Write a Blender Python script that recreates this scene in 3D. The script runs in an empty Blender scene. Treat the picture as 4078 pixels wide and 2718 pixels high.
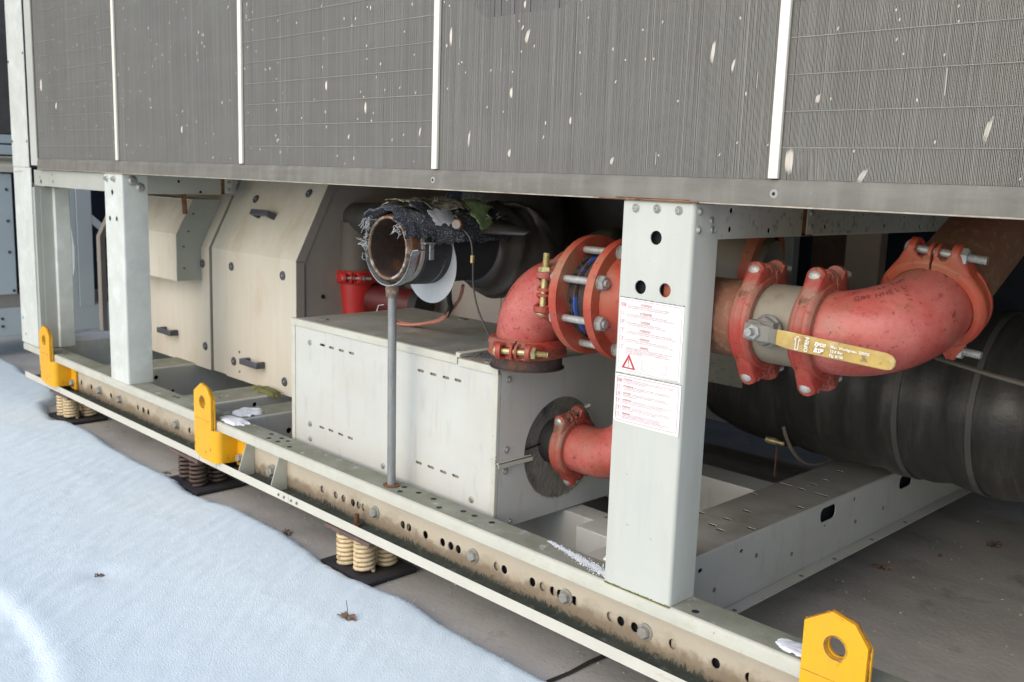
import bpy, bmesh, math, random
from math import sin, cos, pi, radians as rad
from mathutils import Vector as V, Matrix, noise
from mathutils.geometry import tessellate_polygon
random.seed(7)
scn = bpy.context.scene
COL = scn.collection

# ------------------------------------------------------------------ camera
yaw, pitch, roll = -0.79029089, 0.16762462, 0.03360373
CAMP = V((0.0, -1.7, 1.268))
fw = V((sin(yaw)*cos(pitch), cos(yaw)*cos(pitch), -sin(pitch)))
rt = V((cos(yaw), -sin(yaw), 0)); up = rt.cross(fw)
r2 = rt*cos(roll) + up*sin(roll); u2 = up*cos(roll) - rt*sin(roll)
cam = bpy.data.cameras.new('camera'); camo = bpy.data.objects.new('camera', cam); COL.objects.link(camo)
camo.matrix_world = Matrix(((r2.x, u2.x, -fw.x, CAMP.x), (r2.y, u2.y, -fw.y, CAMP.y), (r2.z, u2.z, -fw.z, CAMP.z), (0, 0, 0, 1)))
cam.sensor_width = 36; cam.lens = 34.13; cam.clip_start = 0.02; cam.clip_end = 500
scn.camera = camo
cam.dof.use_dof = True; cam.dof.focus_distance = 2.3; cam.dof.aperture_fstop = 6.3

# ------------------------------------------------------------------ light
SUN_EL, SUN_AZ = rad(34), rad(178)      # compass direction the light comes from, clockwise from +Y
w = bpy.data.worlds.new('World'); scn.world = w; w.use_nodes = True
wn = w.node_tree.nodes; wl = w.node_tree.links
bg = wn['Background']; sky = wn.new('ShaderNodeTexSky'); sky.sky_type = 'NISHITA'; sky.sun_disc = False
sky.sun_elevation = SUN_EL; sky.sun_rotation = SUN_AZ; sky.air_density = 1.0; sky.dust_density = 1.5; sky.ozone_density = 1.0
wl.new(sky.outputs[0], bg.inputs[0]); bg.inputs[1].default_value = 0.15
sd = bpy.data.lights.new('sun', 'SUN'); so = bpy.data.objects.new('sun', sd); COL.objects.link(so)
sd.energy = .82; sd.angle = rad(70); sd.color = (1.0, 0.91, 0.80)
sv = V((sin(SUN_AZ)*cos(SUN_EL), cos(SUN_AZ)*cos(SUN_EL), sin(SUN_EL)))
so.rotation_euler = sv.to_track_quat('Z', 'Y').to_euler(); so.location = (-3, -6, 8)
scn.view_settings.view_transform = 'Standard'; scn.view_settings.look = 'None'; scn.view_settings.gamma = 1
scn.view_settings.exposure = 0.58
scn.cycles.use_denoising = True
scn.cycles.max_bounces = 8

# ------------------------------------------------------------------ materials
def mat(name, col, rough=.5, metal=0, var=.12, vs=5, stretch=(1, 1, 1), layers=(), bump=0, bs=60, spec=.5, low=None):
    """layers: (colour, scale, threshold, softness, stretch) noise masks laid over the base colour"""
    m = bpy.data.materials.new(name); m.use_nodes = True
    nt = m.node_tree; N = nt.nodes; L = nt.links; b = N['Principled BSDF']
    tc = N.new('ShaderNodeTexCoord')
    def noi(scale, st=(1, 1, 1), det=6, off=0):
        mp = N.new('ShaderNodeMapping'); mp.inputs['Scale'].default_value = st; mp.inputs['Location'].default_value = (off, off*1.7, off*.6)
        L.new(tc.outputs['Object'], mp.inputs[0])
        n = N.new('ShaderNodeTexNoise'); n.inputs['Scale'].default_value = scale; n.inputs['Detail'].default_value = det
        n.inputs['Roughness'].default_value = .62
        L.new(mp.outputs[0], n.inputs['Vector']); return n.outputs['Fac']
    def mix(fac, a, c):
        x = N.new('ShaderNodeMix'); x.data_type = 'RGBA'; L.new(fac, x.inputs[0])
        if isinstance(a, tuple): x.inputs[6].default_value = (*a, 1)
        else: L.new(a, x.inputs[6])
        if isinstance(c, tuple): x.inputs[7].default_value = (*c, 1)
        else: L.new(c, x.inputs[7])
        return x.outputs[2]
    lo = tuple(max(0, c*(1-var)) for c in col); hi = tuple(min(1, c*(1+var)) for c in col)
    r = N.new('ShaderNodeMapRange'); r.inputs[1].default_value = .3; r.inputs[2].default_value = .7
    L.new(noi(vs, stretch), r.inputs[0])
    out = mix(r.outputs[0], lo, hi)
    for i, ly in enumerate(layers):
        c, sc_, th, sf, st = ly[:5]
        r = N.new('ShaderNodeMapRange'); r.inputs[1].default_value = th-sf; r.inputs[2].default_value = th+sf
        r.inputs[4].default_value = ly[5] if len(ly) > 5 else 1.0
        src = noi(sc_, st, 8, 3.1*(i+1))
        if len(ly) > 6:      # splash stain: reaches up to a height above the ground, ragged by the noise
            gz = N.new('ShaderNodeNewGeometry'); sx = N.new('ShaderNodeSeparateXYZ'); L.new(gz.outputs['Position'], sx.inputs[0])
            a1 = N.new('ShaderNodeMath'); a1.operation = 'SUBTRACT'; a1.inputs[0].default_value = ly[6][0]; L.new(sx.outputs[2], a1.inputs[1])
            a2 = N.new('ShaderNodeMath'); a2.operation = 'MULTIPLY_ADD'; L.new(a1.outputs[0], a2.inputs[0]); a2.inputs[1].default_value = ly[6][1]; L.new(src, a2.inputs[2]); src = a2.outputs[0]
        L.new(src, r.inputs[0]); out = mix(r.outputs[0], out, c)
    L.new(out, b.inputs['Base Color'])
    b.inputs['Metallic'].default_value = metal
    b.inputs['Specular IOR Level'].default_value = spec
    rr = N.new('ShaderNodeMapRange'); rr.inputs[3].default_value = max(0, rough-.12); rr.inputs[4].default_value = min(1, rough+.12)
    L.new(noi(vs*3, stretch, 4, 9), rr.inputs[0]); L.new(rr.outputs[0], b.inputs['Roughness'])
    if bump:
        bp = N.new('ShaderNodeBump'); bp.inputs['Strength'].default_value = 1; bp.inputs['Distance'].default_value = bump
        if low:
            ad = N.new('ShaderNodeMath'); ad.operation = 'MULTIPLY_ADD'; L.new(noi(low[0], (1, 1, 1), 2, 15), ad.inputs[0]); ad.inputs[1].default_value = low[1]; L.new(noi(bs, (1, 1, 1), 8, 5), ad.inputs[2]); L.new(ad.outputs[0], bp.inputs['Height'])
        else: L.new(noi(bs, (1, 1, 1), 8, 5), bp.inputs['Height']); L.new(bp.outputs[0], b.inputs['Normal'])
    m['n'] = 1
    return m
Z3 = (1, 1, 1); DRIP = (9, 9, .6)
GR = (.10, .075, .05)
M_post = mat('post_paint', (.53, .55, .495), .42, var=.05, vs=3, layers=[((.45, .47, .44), 5, .66, .12, (4, 4, .5), .6), ((.2, .19, .16), 70, .72, .04, Z3, .7), ((.44, .44, .38), 2.5, .6, .12, (3, 3, .6), .5)], bump=.0006, bs=90, low=(4, 8))
M_post2 = mat('weathered_white_paint', (.61, .635, .58), .45, var=.09, vs=9, layers=[((.8, .82, .8), 12, .6, .08, Z3, .5), ((.3, .3, .27), 20, .72, .06, DRIP, .5)], bump=.0006, bs=70)
M_box = mat('box_paint', (.55, .555, .51), .42, var=.06, vs=2.5, layers=[((.50, .47, .38), 3, .60, .16, (1, 1, 2), .5), ((.30, .29, .26), 60, .73, .05, Z3, .8), ((.38, .38, .35), 9, .66, .1, (3, 3, .8), .5), ((.42, .34, .22), 7, .68, .06, (6, 6, .35), .5)], bump=.0005, bs=80, low=(3.5, 14))
M_top = mat('dusty_box_top', (.30, .29, .25), .6, var=.2, vs=5, layers=[((.20, .16, .10), 4, .56, .14, Z3, .7), ((.5, .5, .46), 14, .63, .1, Z3, .5)], bump=.0006)
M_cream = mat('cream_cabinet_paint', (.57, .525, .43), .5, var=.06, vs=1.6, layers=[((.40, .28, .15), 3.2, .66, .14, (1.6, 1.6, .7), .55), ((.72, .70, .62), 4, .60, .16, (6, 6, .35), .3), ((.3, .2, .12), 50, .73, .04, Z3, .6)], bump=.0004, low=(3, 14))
M_cside = mat('cabinet_side_tone', (.36, .32, .28), .55, var=.1, vs=3, bump=.0004)  # darker, greyer tone than the cream cabinet fronts
M_hoods = mat('hood_side_tone', (.40, .41, .36), .5, var=.1, vs=4)  # darker and greener than the cream hood front
M_web = mat('stained_web_paint', (.54, .475, .37), .6, var=.06, vs=4, layers=[((.35, .285, .20), 8, .53, .10, (1, 1, 1.2), .8, (.208, 4.5)), ((.21, .16, .105), 22, .50, .12, (1, 1, 1.0), .75, (.196, 9.)), ((.06, .062, .04), 60, .52, .10, Z3, .8, (.163, 12.))], bump=.0012, bs=120)
M_lip = mat('rail_lip_paint', (.53, .525, .445), .5, var=.07, vs=8, layers=[((.42, .42, .30), 14, .62, .1, (1, 1, 2), .5), ((.16, .15, .11), 60, .71, .04, Z3, .8)], bump=.0008, bs=150)
M_liplow = mat('lower_lip_paint', (.60, .585, .505), .5, var=.06, vs=5, layers=[((.38, .28, .15), 11, .70, .08, (1, 6, 6), .6)], bump=.0006)
M_rtop = mat('mossy_rail_top', (.25, .255, .205), .75, var=.2, vs=6, layers=[((.16, .17, .10), 7, .55, .15, Z3, .8), ((.60, .60, .56), 20, .66, .06, Z3, .7)], bump=.0014, bs=160)
M_floor = mat('dark_channel_floor', (.055, .065, .05), .85, var=.4, vs=12, layers=[((.16, .17, .14), 30, .62, .06, Z3, .8)], bump=.003, bs=90)  # much darker than the web, with paler specks
M_galv = mat('dull_galvanised_steel', (.175, .165, .142), .6, metal=.1, var=.2, vs=5, stretch=(1, 1, 3), layers=[((.24, .24, .195), 5, .58, .12, (4, 4, .6), .7), ((.60, .60, .57), 90, .72, .03, (1, 1, 1), .8), ((.14, .12, .10), 8, .68, .1, (.4, 1, 4), .7)], bump=.0008, bs=120)
M_ledge = mat('worn_ledge', (.40, .36, .29), .6, var=.25, vs=30, layers=[((.20, .12, .07), 20, .60, .1, (.5, 1, 1), .8)])
M_sep = mat('cream_strip_paint', (.84, .80, .68), .5, var=.05, vs=6, layers=[((.45, .38, .28), 50, .73, .04, Z3, .8)])
M_yel = mat('yellow_paint', (.84, .415, .004), .42, var=.06, vs=8, layers=[((.80, .33, .01), 7, .66, .12, (3, 3, .5), .6), ((.20, .07, .02), 42, .66, .03, Z3, .9), ((.45, .17, .02), 6, .66, .07, (3, 3, .7), .7), ((.62, .36, .03), 5, .58, .1, (2, 2, .6), .5)], bump=.0010, low=(8, 4))
M_rust = mat('rust', (.15, .065, .03), .85, var=.4, vs=25, layers=[((.26, .12, .05), 22, .58, .1, Z3, .8), ((.05, .03, .02), 40, .62, .06, Z3, .8)], bump=.0015, bs=150)
M_edge = mat('rusty_cut_edge', (.22, .09, .035), .8, var=.5, vs=60, layers=[((.7, .7, .7), 80, .66, .05, Z3, .9), ((.6, .36, .03), 30, .58, .06, Z3, .8)], bump=.001)
M_red = mat('faded_red_paint', (.33, .040, .026), .5, var=.15, vs=6, layers=[((.44, .13, .09), 9, .56, .12, Z3, .7), ((.25, .17, .115), 6, .57, .08, Z3, .8), ((.15, .07, .035), 22, .62, .06, Z3, .8), ((.11, .03, .015), 80, .63, .03, Z3, .9)], bump=.0014, bs=110)
M_redel = mat('faded_highlight_elbow_paint', (.36, .042, .030), .36, var=.15, vs=5, layers=[((.55, .19, .16), 4.5, .50, .12, Z3, .8), ((.27, .15, .09), 6, .62, .08, Z3, .7), ((.26, .04, .03), 60, .62, .035, Z3, .8), ((.15, .055, .03), 100, .63, .03, Z3, .85), ((.12, .045, .025), 19, .68, .03, Z3, .9)], bump=.0012, bs=90)  # pink patches: faded paint plus highlights put into the colour
M_redb = mat('bright_red_paint', (.50, .03, .027), .4, var=.08, vs=6, layers=[((.3, .08, .03), 14, .68, .06, Z3, .7)], bump=.0006)
M_fl = mat('orange_red_flange_paint', (.39, .055, .028), .48, var=.15, vs=8, layers=[((.50, .14, .075), 7, .56, .12, Z3, .6), ((.30, .16, .085), 6, .58, .09, Z3, .75), ((.12, .04, .02), 24, .66, .05, Z3, .8), ((.10, .02, .01), 70, .65, .03, Z3, .8)], bump=.0012)
M_brown = mat('brown_pipe_paint', (.19, .095, .055), .55, var=.18, vs=7, layers=[((.40, .28, .17), 60, .60, .08, Z3, .5), ((.34, .10, .07), 5, .58, .1, Z3, .7)], bump=.0006)
M_gpipe = mat('dusty_grey_pipe', (.23, .20, .15), .6, var=.15, vs=8, layers=[((.12, .08, .05), 10, .64, .08, Z3, .7)], bump=.0006)
M_blk = mat('black_insulation', (.055, .051, .047), .48, var=.35, vs=5, layers=[((.075, .06, .045), 4, .60, .14, Z3, .6)], bump=.0012, bs=50)
M_barrel = mat('black_barrel_wrap', (.034, .033, .030), .36, var=.3, vs=3, stretch=(4, 1, 1), layers=[((.10, .095, .075), 6, .62, .12, (6, 1, 1), .5)], bump=.003, bs=14)
M_band = mat('grey_band', (.085, .082, .076), .5, var=.2)
M_blue = mat('blue_paint_on_rust', (.05, .12, .45), .5, var=.2, vs=20, layers=[((.07, .05, .04), 14, .53, .03, Z3, 1)], bump=.001)
M_dirty = mat('rusty_black_body', (.05, .035, .03), .8, var=.5, vs=20, layers=[((.16, .05, .02), 18, .60, .06, Z3, .9), ((.14, .12, .10), 40, .66, .05, Z3, .6)], bump=.002, bs=90)
M_bolt = mat('grey_bolt_steel', (.42, .42, .39), .45, metal=.5, var=.2, vs=60, layers=[((.25, .19, .13), 50, .6, .1, Z3, .5)], bump=.0003, bs=300)
M_brass = mat('yellow_zinc_bolt', (.55, .47, .22), .38, metal=.6, var=.2, vs=60, layers=[((.25, .22, .16), 60, .58, .1, Z3, .6)], bump=.0003, bs=300)
M_chrome = mat('galvanised_clamp', (.48, .52, .53), .3, metal=.7, var=.2, vs=30, layers=[((.6, .6, .55), 30, .64, .1, Z3, .5)])
M_rod = mat('galvanised_rod', (.27, .28, .27), .5, metal=.4, var=.2, vs=30, stretch=(1, 1, .4), layers=[((.2, .2, .18), 50, .68, .05, Z3, .7)], bump=.0005, bs=200)
M_spring = mat('cream_spring_paint', (.70, .56, .34), .5, var=.12, vs=20, layers=[((.30, .11, .03), 32, .62, .06, Z3, .9), ((.30, .24, .15), 14, .60, .08, Z3, .6)], bump=.0004)
M_dspring = mat('dark_rusty_spring', (.10, .065, .05), .75, var=.3, vs=30, bump=.001, bs=200)
M_plate = mat('brown_steel_plate', (.13, .085, .075), .65, var=.25, vs=20, bump=.0008, bs=120)
M_dark = mat('dark_base_plate', (.035, .032, .034), .7, var=.3, vs=15, bump=.001)
M_hole = mat('dark_interior', (.012, .013, .018), .8, var=.2)  # near-black that puts the shade inside holes into the colour; also dirt, print
M_rub = mat('black_rubber', (.022, .022, .022), .7, var=.2, vs=30, bump=.0008, bs=200)
M_frost = mat('frosted_torn_rubber', (.03, .032, .036), .8, var=.3, vs=30, layers=[((.42, .46, .50), 260, .60, .05, Z3, .8)], bump=.0015, bs=260)
M_cloth = mat('torn_cloth', (.30, .27, .20), .9, var=.3, vs=60, layers=[((.05, .045, .035), 55, .54, .05, Z3, .9)], bump=.003, bs=200)
M_silver = mat('grey_foil', (.42, .43, .45), .6, var=.15, vs=60, bump=.001, bs=200)
M_green = mat('green_foam', (.20, .30, .12), .8, var=.2, vs=30, layers=[((.36, .40, .24), 24, .58, .08, Z3, .7)], bump=.002, bs=120)
M_string = mat('frosted_string', (.46, .48, .48), .9, var=.2, vs=80)
M_handle = mat('worn_yellow_handle', (.46, .315, .085), .5, var=.14, vs=18, layers=[((.62, .53, .32), 25, .58, .1, Z3, .6), ((.15, .10, .05), 38, .62, .05, Z3, .8), ((.22, .15, .06), 9, .60, .08, Z3, .6)], bump=.0004)
M_dgrey = mat('grey_plastic', (.075, .08, .095), .45, var=.15, vs=20)
M_rusthole = mat('rusty_pipe_inside', (.035, .02, .014), .85, var=.4, vs=20, layers=[((.13, .055, .02), 14, .58, .1, Z3, .8)], bump=.002, bs=120)
M_ring = mat('worn_pipe_rim', (.16, .11, .075), .6, var=.4, vs=40, layers=[((.45, .42, .38), 40, .58, .06, Z3, .8), ((.3, .09, .02), 20, .6, .06, Z3, .8)], bump=.0008)
M_gasket = mat('grey_rubber_lining', (.30, .265, .235), .7, var=.12, vs=30)
M_disc = mat('thin_grey_disc', (.50, .51, .51), .35, metal=.3, var=.1, vs=8, layers=[((.36, .25, .16), 9, .66, .06, Z3, .6)])
M_wool = mat('grimy_mineral_wool', (.22, .20, .17), .95, var=.3, vs=18, layers=[((.26, .24, .19), 12, .62, .1, Z3, .7), ((.03, .028, .025), 16, .62, .08, Z3, .8)], bump=.006, bs=60)
M_wire = mat('black_wire', (.05, .045, .045), .5, var=.2)
M_copper = mat('salmon_cable', (.42, .17, .12), .55, var=.15, vs=30)
M_white = mat('sticker_white', (.78, .80, .79), .35, var=.03, vs=6, layers=[((.45, .42, .36), 50, .74, .04, Z3, .5)])
M_ink = mat('red_ink', (.48, .05, .055), .5, var=.1, vs=20)
M_ink2 = mat('pale_red_ink', (.52, .20, .19), .5, var=.2, vs=60)
M_inkw = mat('white_ink', (.8, .8, .78), .5, var=.03)
M_inkd = mat('embossed_dark', (.16, .035, .025), .7, var=.2)
M_leaf = mat('dry_leaf', (.22, .14, .095), .8, var=.3, vs=60, bump=.001)
M_navy = mat('navy_shade', (.018, .028, .050), .6, var=.2, vs=1.5, layers=[((.06, .06, .07), 5, .64, .1, Z3, .5)])  # navy standing in for deep shade behind the machines
M_bgp = mat('far_panel_paint', (.50, .56, .57), .5, var=.05, vs=2)
M_bgc = mat('far_cream_paint', (.66, .60, .48), .5, var=.06, vs=2)
M_tubeline = mat('tube_row_line', (.34, .33, .30), .5, var=.15, vs=20)
M_bent = mat('bent_fin_glint', (.66, .61, .52), .4, var=.12, vs=30, stretch=(8, 1, 1), metal=.1)
M_backcoil = mat('coil_back', (.10, .095, .088), .8, var=.2, vs=10)
M_label = mat('faded_plate', (.20, .20, .16), .6, var=.12, vs=20, layers=[((.07, .07, .06), 60, .60, .05, (1, 1, 5), .7)])
M_wood = mat('sunlit_tan_post', (.45, .30, .15), .6, var=.2, vs=10)
M_moss_shadow = mat('moss', (.14, .14, .045), .95, var=.5, vs=60, bump=.004, bs=120)  # moss; the same colour draws the shadow strip at the post foot

def fin_mat():
    m = mat('aluminium_fins', (.33, .315, .28), .5, metal=.15, var=.25, vs=380, stretch=(1, .0, .004),
            layers=[((.50, .48, .44), 150, .62, .06, (1, 0, .006), .6), ((.22, .21, .19), 90, .64, .06, (1, 0, .01), .4), ((.40, .385, .35), 2.2, .58, .12, (1, 0, 3), .4)])
    return m
M_fin = fin_mat()

def ground_mat():
    m = mat('old_concrete_paving', (.50, .475, .43), .85, var=.14, vs=2.5, layers=[((.54, .51, .46), 5, .60, .12, Z3, .7), ((.32, .305, .28), 2.2, .58, .12, (1, 2, 1), .75), ((.18, .14, .10), 7, .66, .07, Z3, .6), ((.08, .07, .06), 50, .69, .04, Z3, .6)], bump=.002, bs=60)
    return m
M_ground = ground_mat()
M_joint = mat('dark_joint', (.035, .028, .022), .95, var=.3, vs=30)

def snow_mat():
    m = mat('snow', (.83, .945, .985), .8, var=.015, vs=14, bump=.0028, bs=210, layers=[((.90, .95, .98), 190, .64, .04, Z3, .8)])
    nt = m.node_tree; b = nt.nodes['Principled BSDF']
    b.inputs['Subsurface Weight'].default_value = .0
    return m
M_snow = snow_mat()
M_snowd = mat('snow_patch', (.82, .85, .88), .8, var=.05, vs=30, bump=.002, bs=90)

# ------------------------------------------------------------------ mesh helper
class MB:
    def __init__(s): s.v = []; s.f = []; s.m = []; s.mats = []; s.cur = 0
    def use(s, m):
        if m not in s.mats: s.mats.append(m)
        s.cur = s.mats.index(m); return s
    def add(s, vs, fs):
        n = len(s.v); s.v += [V(v) for v in vs]
        for f in fs: s.f.append([n+i for i in f]); s.m.append(s.cur)
        return s
    def box(s, x0, x1, y0, y1, z0, z1):
        return s.add([(x, y, z) for z in (z0, z1) for y in (y0, y1) for x in (x0, x1)],
                     [(0, 2, 3, 1), (4, 5, 7, 6), (0, 1, 5, 4), (2, 6, 7, 3), (0, 4, 6, 2), (1, 3, 7, 5)])
    def obox(s, c, ax, hx, hy, hz):
        X, Y, Zz = ax; c = V(c)
        return s.add([c+X*(a*hx)+Y*(b*hy)+Zz*(d*hz) for d in (-1, 1) for b in (-1, 1) for a in (-1, 1)],
                     [(0, 2, 3, 1), (4, 5, 7, 6), (0, 1, 5, 4), (2, 6, 7, 3), (0, 4, 6, 2), (1, 3, 7, 5)])
    def plate(s, outer, holes, A, B, O, t0, t1):
        """2-D outline with holes in plane (A,B) through O, extruded from t0 to t1 along A x B"""
        A = V(A).normalized(); B = V(B).normalized(); N = A.cross(B); O = V(O)
        loops = [[V((p[0], p[1], 0)) for p in outer]] + [[V((p[0], p[1], 0)) for p in h] for h in holes]
        tris = tessellate_polygon(loops); flat = [p for l in loops for p in l]; n = len(flat)
        P = lambda p, t: O + A*p.x + B*p.y + N*t
        vs = [P(p, t0) for p in flat] + [P(p, t1) for p in flat]; fs = []
        for a, b, c in tris:
            k = (flat[b]-flat[a]).cross(flat[c]-flat[a]).z
            if abs(k) < 1e-12: continue
            if k < 0: b, c = c, b
            fs.append((a+n, b+n, c+n)); fs.append((a, c, b))
        base = 0
        for li, l in enumerate(loops):
            k = len(l); area = sum(l[i].x*l[(i+1) % k].y-l[(i+1) % k].x*l[i].y for i in range(k))
            for i in range(k):
                j = (i+1) % k; a, b = base+i, base+j
                if (area > 0) == (li == 0): fs.append((a, b, b+n, a+n))
                else: fs.append((b, a, a+n, b+n))
            base += k
        return s.add(vs, fs)
    def cyl(s, a, b, r, n=20, r1=None, cap=True):
        a = V(a); b = V(b); d = (b-a).normalized(); r1 = r if r1 is None else r1
        e = d.orthogonal().normalized(); g = d.cross(e)
        vs = [a+(e*cos(2*pi*i/n)+g*sin(2*pi*i/n))*r for i in range(n)]+[b+(e*cos(2*pi*i/n)+g*sin(2*pi*i/n))*r1 for i in range(n)]
        fs = [(i, (i+1) % n, n+(i+1) % n, n+i) for i in range(n)]
        if cap: fs += [tuple(range(n-1, -1, -1)), tuple(range(n, 2*n))]
        return s.add(vs, fs)
    def hexh(s, a, d, r, h, e=None):
        a = V(a); d = V(d).normalized(); e = (V(e) if e else d.orthogonal()).normalized(); g = d.cross(e)
        vs = []
        for k, (t, q) in enumerate(((0, 1), (h*.8, 1), (h, .86))):
            vs += [a+d*t+(e*cos(pi*i/3)+g*sin(pi*i/3))*r*q for i in range(6)]
        fs = [(i, (i+1) % 6, 6+(i+1) % 6, 6+i) for i in range(6)]+[(6+i, 6+(i+1) % 6, 12+(i+1) % 6, 12+i) for i in range(6)]
        fs += [(12, 13, 14, 15, 16, 17), (5, 4, 3, 2, 1, 0)]
        return s.add(vs, fs)
    def lathe(s, prof, O, d, n=48, a0=0, a1=2*pi, ref=None, close=False, fn=None):
        """prof: list of (t along d, radius)"""
        O = V(O); d = V(d).normalized(); e = (V(ref)-d*V(ref).dot(d)).normalized() if ref else d.orthogonal().normalized(); g = d.cross(e)
        full = abs(a1-a0-2*pi) < 1e-6; m = n if full else n+1; k = len(prof)
        vs = []
        for i in range(m):
            a = a0+(a1-a0)*i/n
            for t, r in prof:
                if fn: r = r*fn(a, t)
                vs.append(O+d*t+(e*cos(a)+g*sin(a))*r)
        fs = []
        kk = k if close else k-1
        for i in range(n):
            j = (i+1) % m
            for q in range(kk): q2 = (q+1) % k; fs.append((i*k+q, i*k+q2, j*k+q2, j*k+q))
        if close and not full: fs += [tuple(range(k-1, -1, -1)), tuple((m-1)*k+q for q in range(k))]
        return s.add(vs, fs)
    def tube(s, path, r, n=10, cap=True, fn=None):
        P = [V(p) for p in path]; k = len(P); T = [(P[min(i+1, k-1)]-P[max(i-1, 0)]).normalized() for i in range(k)]
        e = T[0].orthogonal().normalized(); vs = []
        for i in range(k):
            e = (e-T[i]*e.dot(T[i])).normalized(); g = T[i].cross(e); rr = r[i] if isinstance(r, (list, tuple)) else r
            for j in range(n):
                a = 2*pi*j/n; q = rr*(fn(i, a) if fn else 1); vs.append(P[i]+(e*cos(a)+g*sin(a))*q)
        fs = [(i*n+j, i*n+(j+1) % n, (i+1)*n+(j+1) % n, (i+1)*n+j) for i in range(k-1) for j in range(n)]
        if cap: fs += [tuple(range(n-1, -1, -1)), tuple((k-1)*n+j for j in range(n))]
        return s.add(vs, fs)
    def text(s, body, size, O, A, B, shear=0, align='LEFT', bold=0, sx=1):
        cu = bpy.data.curves.new('t', 'FONT'); cu.body = body; cu.size = size; cu.align_x = align; cu.shear = shear; cu.offset = bold; cu.resolution_u = 2
        ob = bpy.data.objects.new('t', cu); COL.objects.link(ob)
        dg = bpy.context.evaluated_depsgraph_get(); dg.update(); me = bpy.data.meshes.new_from_object(ob.evaluated_get(dg))
        A = V(A); B = V(B); O = V(O)
        s.add([O+A*(v.co.x*sx)+B*v.co.y for v in me.vertices], [tuple(p.vertices) for p in me.polygons])
        bpy.data.objects.remove(ob); bpy.data.curves.remove(cu); bpy.data.meshes.remove(me); return s
    def build(s, name, m, parent=None, bevel=0, ang=35, label=None, loc=None, smooth=True, seg=2, recalc=True):
        off = V(root_loc(parent)) if parent else V(loc or (0, 0, 0))
        me = bpy.data.meshes.new(name); me.from_pydata([v-off for v in s.v], [], s.f)
        ms = s.mats or [m]
        for x in ms: me.materials.append(x)
        if s.mats: me.polygons.foreach_set('material_index', s.m)
        if recalc:
            b = bmesh.new(); b.from_mesh(me); bmesh.ops.recalc_face_normals(b, faces=b.faces); b.to_mesh(me); b.free()
        if smooth:
            me.shade_smooth(); me.set_sharp_from_angle(angle=rad(ang))
        o = bpy.data.objects.new(name, me); COL.objects.link(o)
        if parent: o.parent = parent
        else: o.location = off
        if bevel:
            bv = o.modifiers.new('bevel', 'BEVEL'); bv.width = bevel; bv.segments = seg; bv.limit_method = 'ANGLE'; bv.angle_limit = rad(40); bv.harden_normals = False
        if label: o['label'] = label
        return o
def root_loc(o):
    while o.parent: o = o.parent
    return o.location
def thing(name, label, cat, loc, group=None):
    o = bpy.data.objects.new(name, None); COL.objects.link(o); o.location = loc; o.empty_display_size = .05
    o['label'] = label; o['category'] = cat
    if group: o['group'] = group
    return o
def tag(o, label=None, cat=None, group=None, kind=None):
    if label: o['label'] = label
    if cat: o['category'] = cat
    if group: o['group'] = group
    if kind: o['kind'] = kind
    return o
def struct(o): o['kind'] = 'structure'; return o
def copy_thing(root, loc, label, group=None):
    def cp(o, par):
        c = o.copy(); COL.objects.link(c); c.parent = par
        for ch in list(o.children): cp(ch, c)
        return c
    r = cp(root, None); r.location = loc; r['label'] = label
    if group: r['group'] = group
    return r
def circ(cx, cy, r, n=16, ry=None, a0=0):
    ry = r if ry is None else ry
    return [(cx+r*cos(a0+2*pi*i/n), cy+ry*sin(a0+2*pi*i/n)) for i in range(n)]
def slot(cx, cy, hl, r, n=6):
    return [(cx+hl+r*cos(-pi/2+pi*i/n), cy+r*sin(-pi/2+pi*i/n)) for i in range(n+1)]+[(cx-hl+r*cos(pi/2+pi*i/n), cy+r*sin(pi/2+pi*i/n)) for i in range(n+1)]
def rrect(x0, x1, y0, y1, r, n=4):
    out = []
    for cx, cy, a in ((x1-r, y0+r, -pi/2), (x1-r, y1-r, 0), (x0+r, y1-r, pi/2), (x0+r, y0+r, pi)):
        out += [(cx+r*cos(a+pi/2*i/n), cy+r*sin(a+pi/2*i/n)) for i in range(n+1)]
    return out
X_, Y_, Z_ = V((1, 0, 0)), V((0, 1, 0)), V((0, 0, 1))
def N3(x, y, z, s): return noise.noise(V((x, y, z))*s)

# ================================================================== SETTING
g = MB(); g.use(M_ground)
g.add([(-60, -30, 0), (30, -30, 0), (30, 60, 0), (-60, 60, 0)], [(0, 1, 2, 3)])
g.use(M_joint)
for x in (-1.545, -3.44, -5.35, .35):
    pts = [(x+.006*sin(y*9)+.003*sin(y*31), y) for y in [(-1.2+i*.08) for i in range(70)]]
    vs = []
    for i, (px, py) in enumerate(pts):
        hw = .008+.004*noise.noise(V((px*3, py*7, 0)))
        vs += [(px-hw, py, .004), (px+hw, py, .004)]
    g.add(vs, [(2*i, 2*i+1, 2*i+3, 2*i+2) for i in range(len(pts)-1)])
struct(g.build('ground', M_ground, recalc=False))

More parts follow.
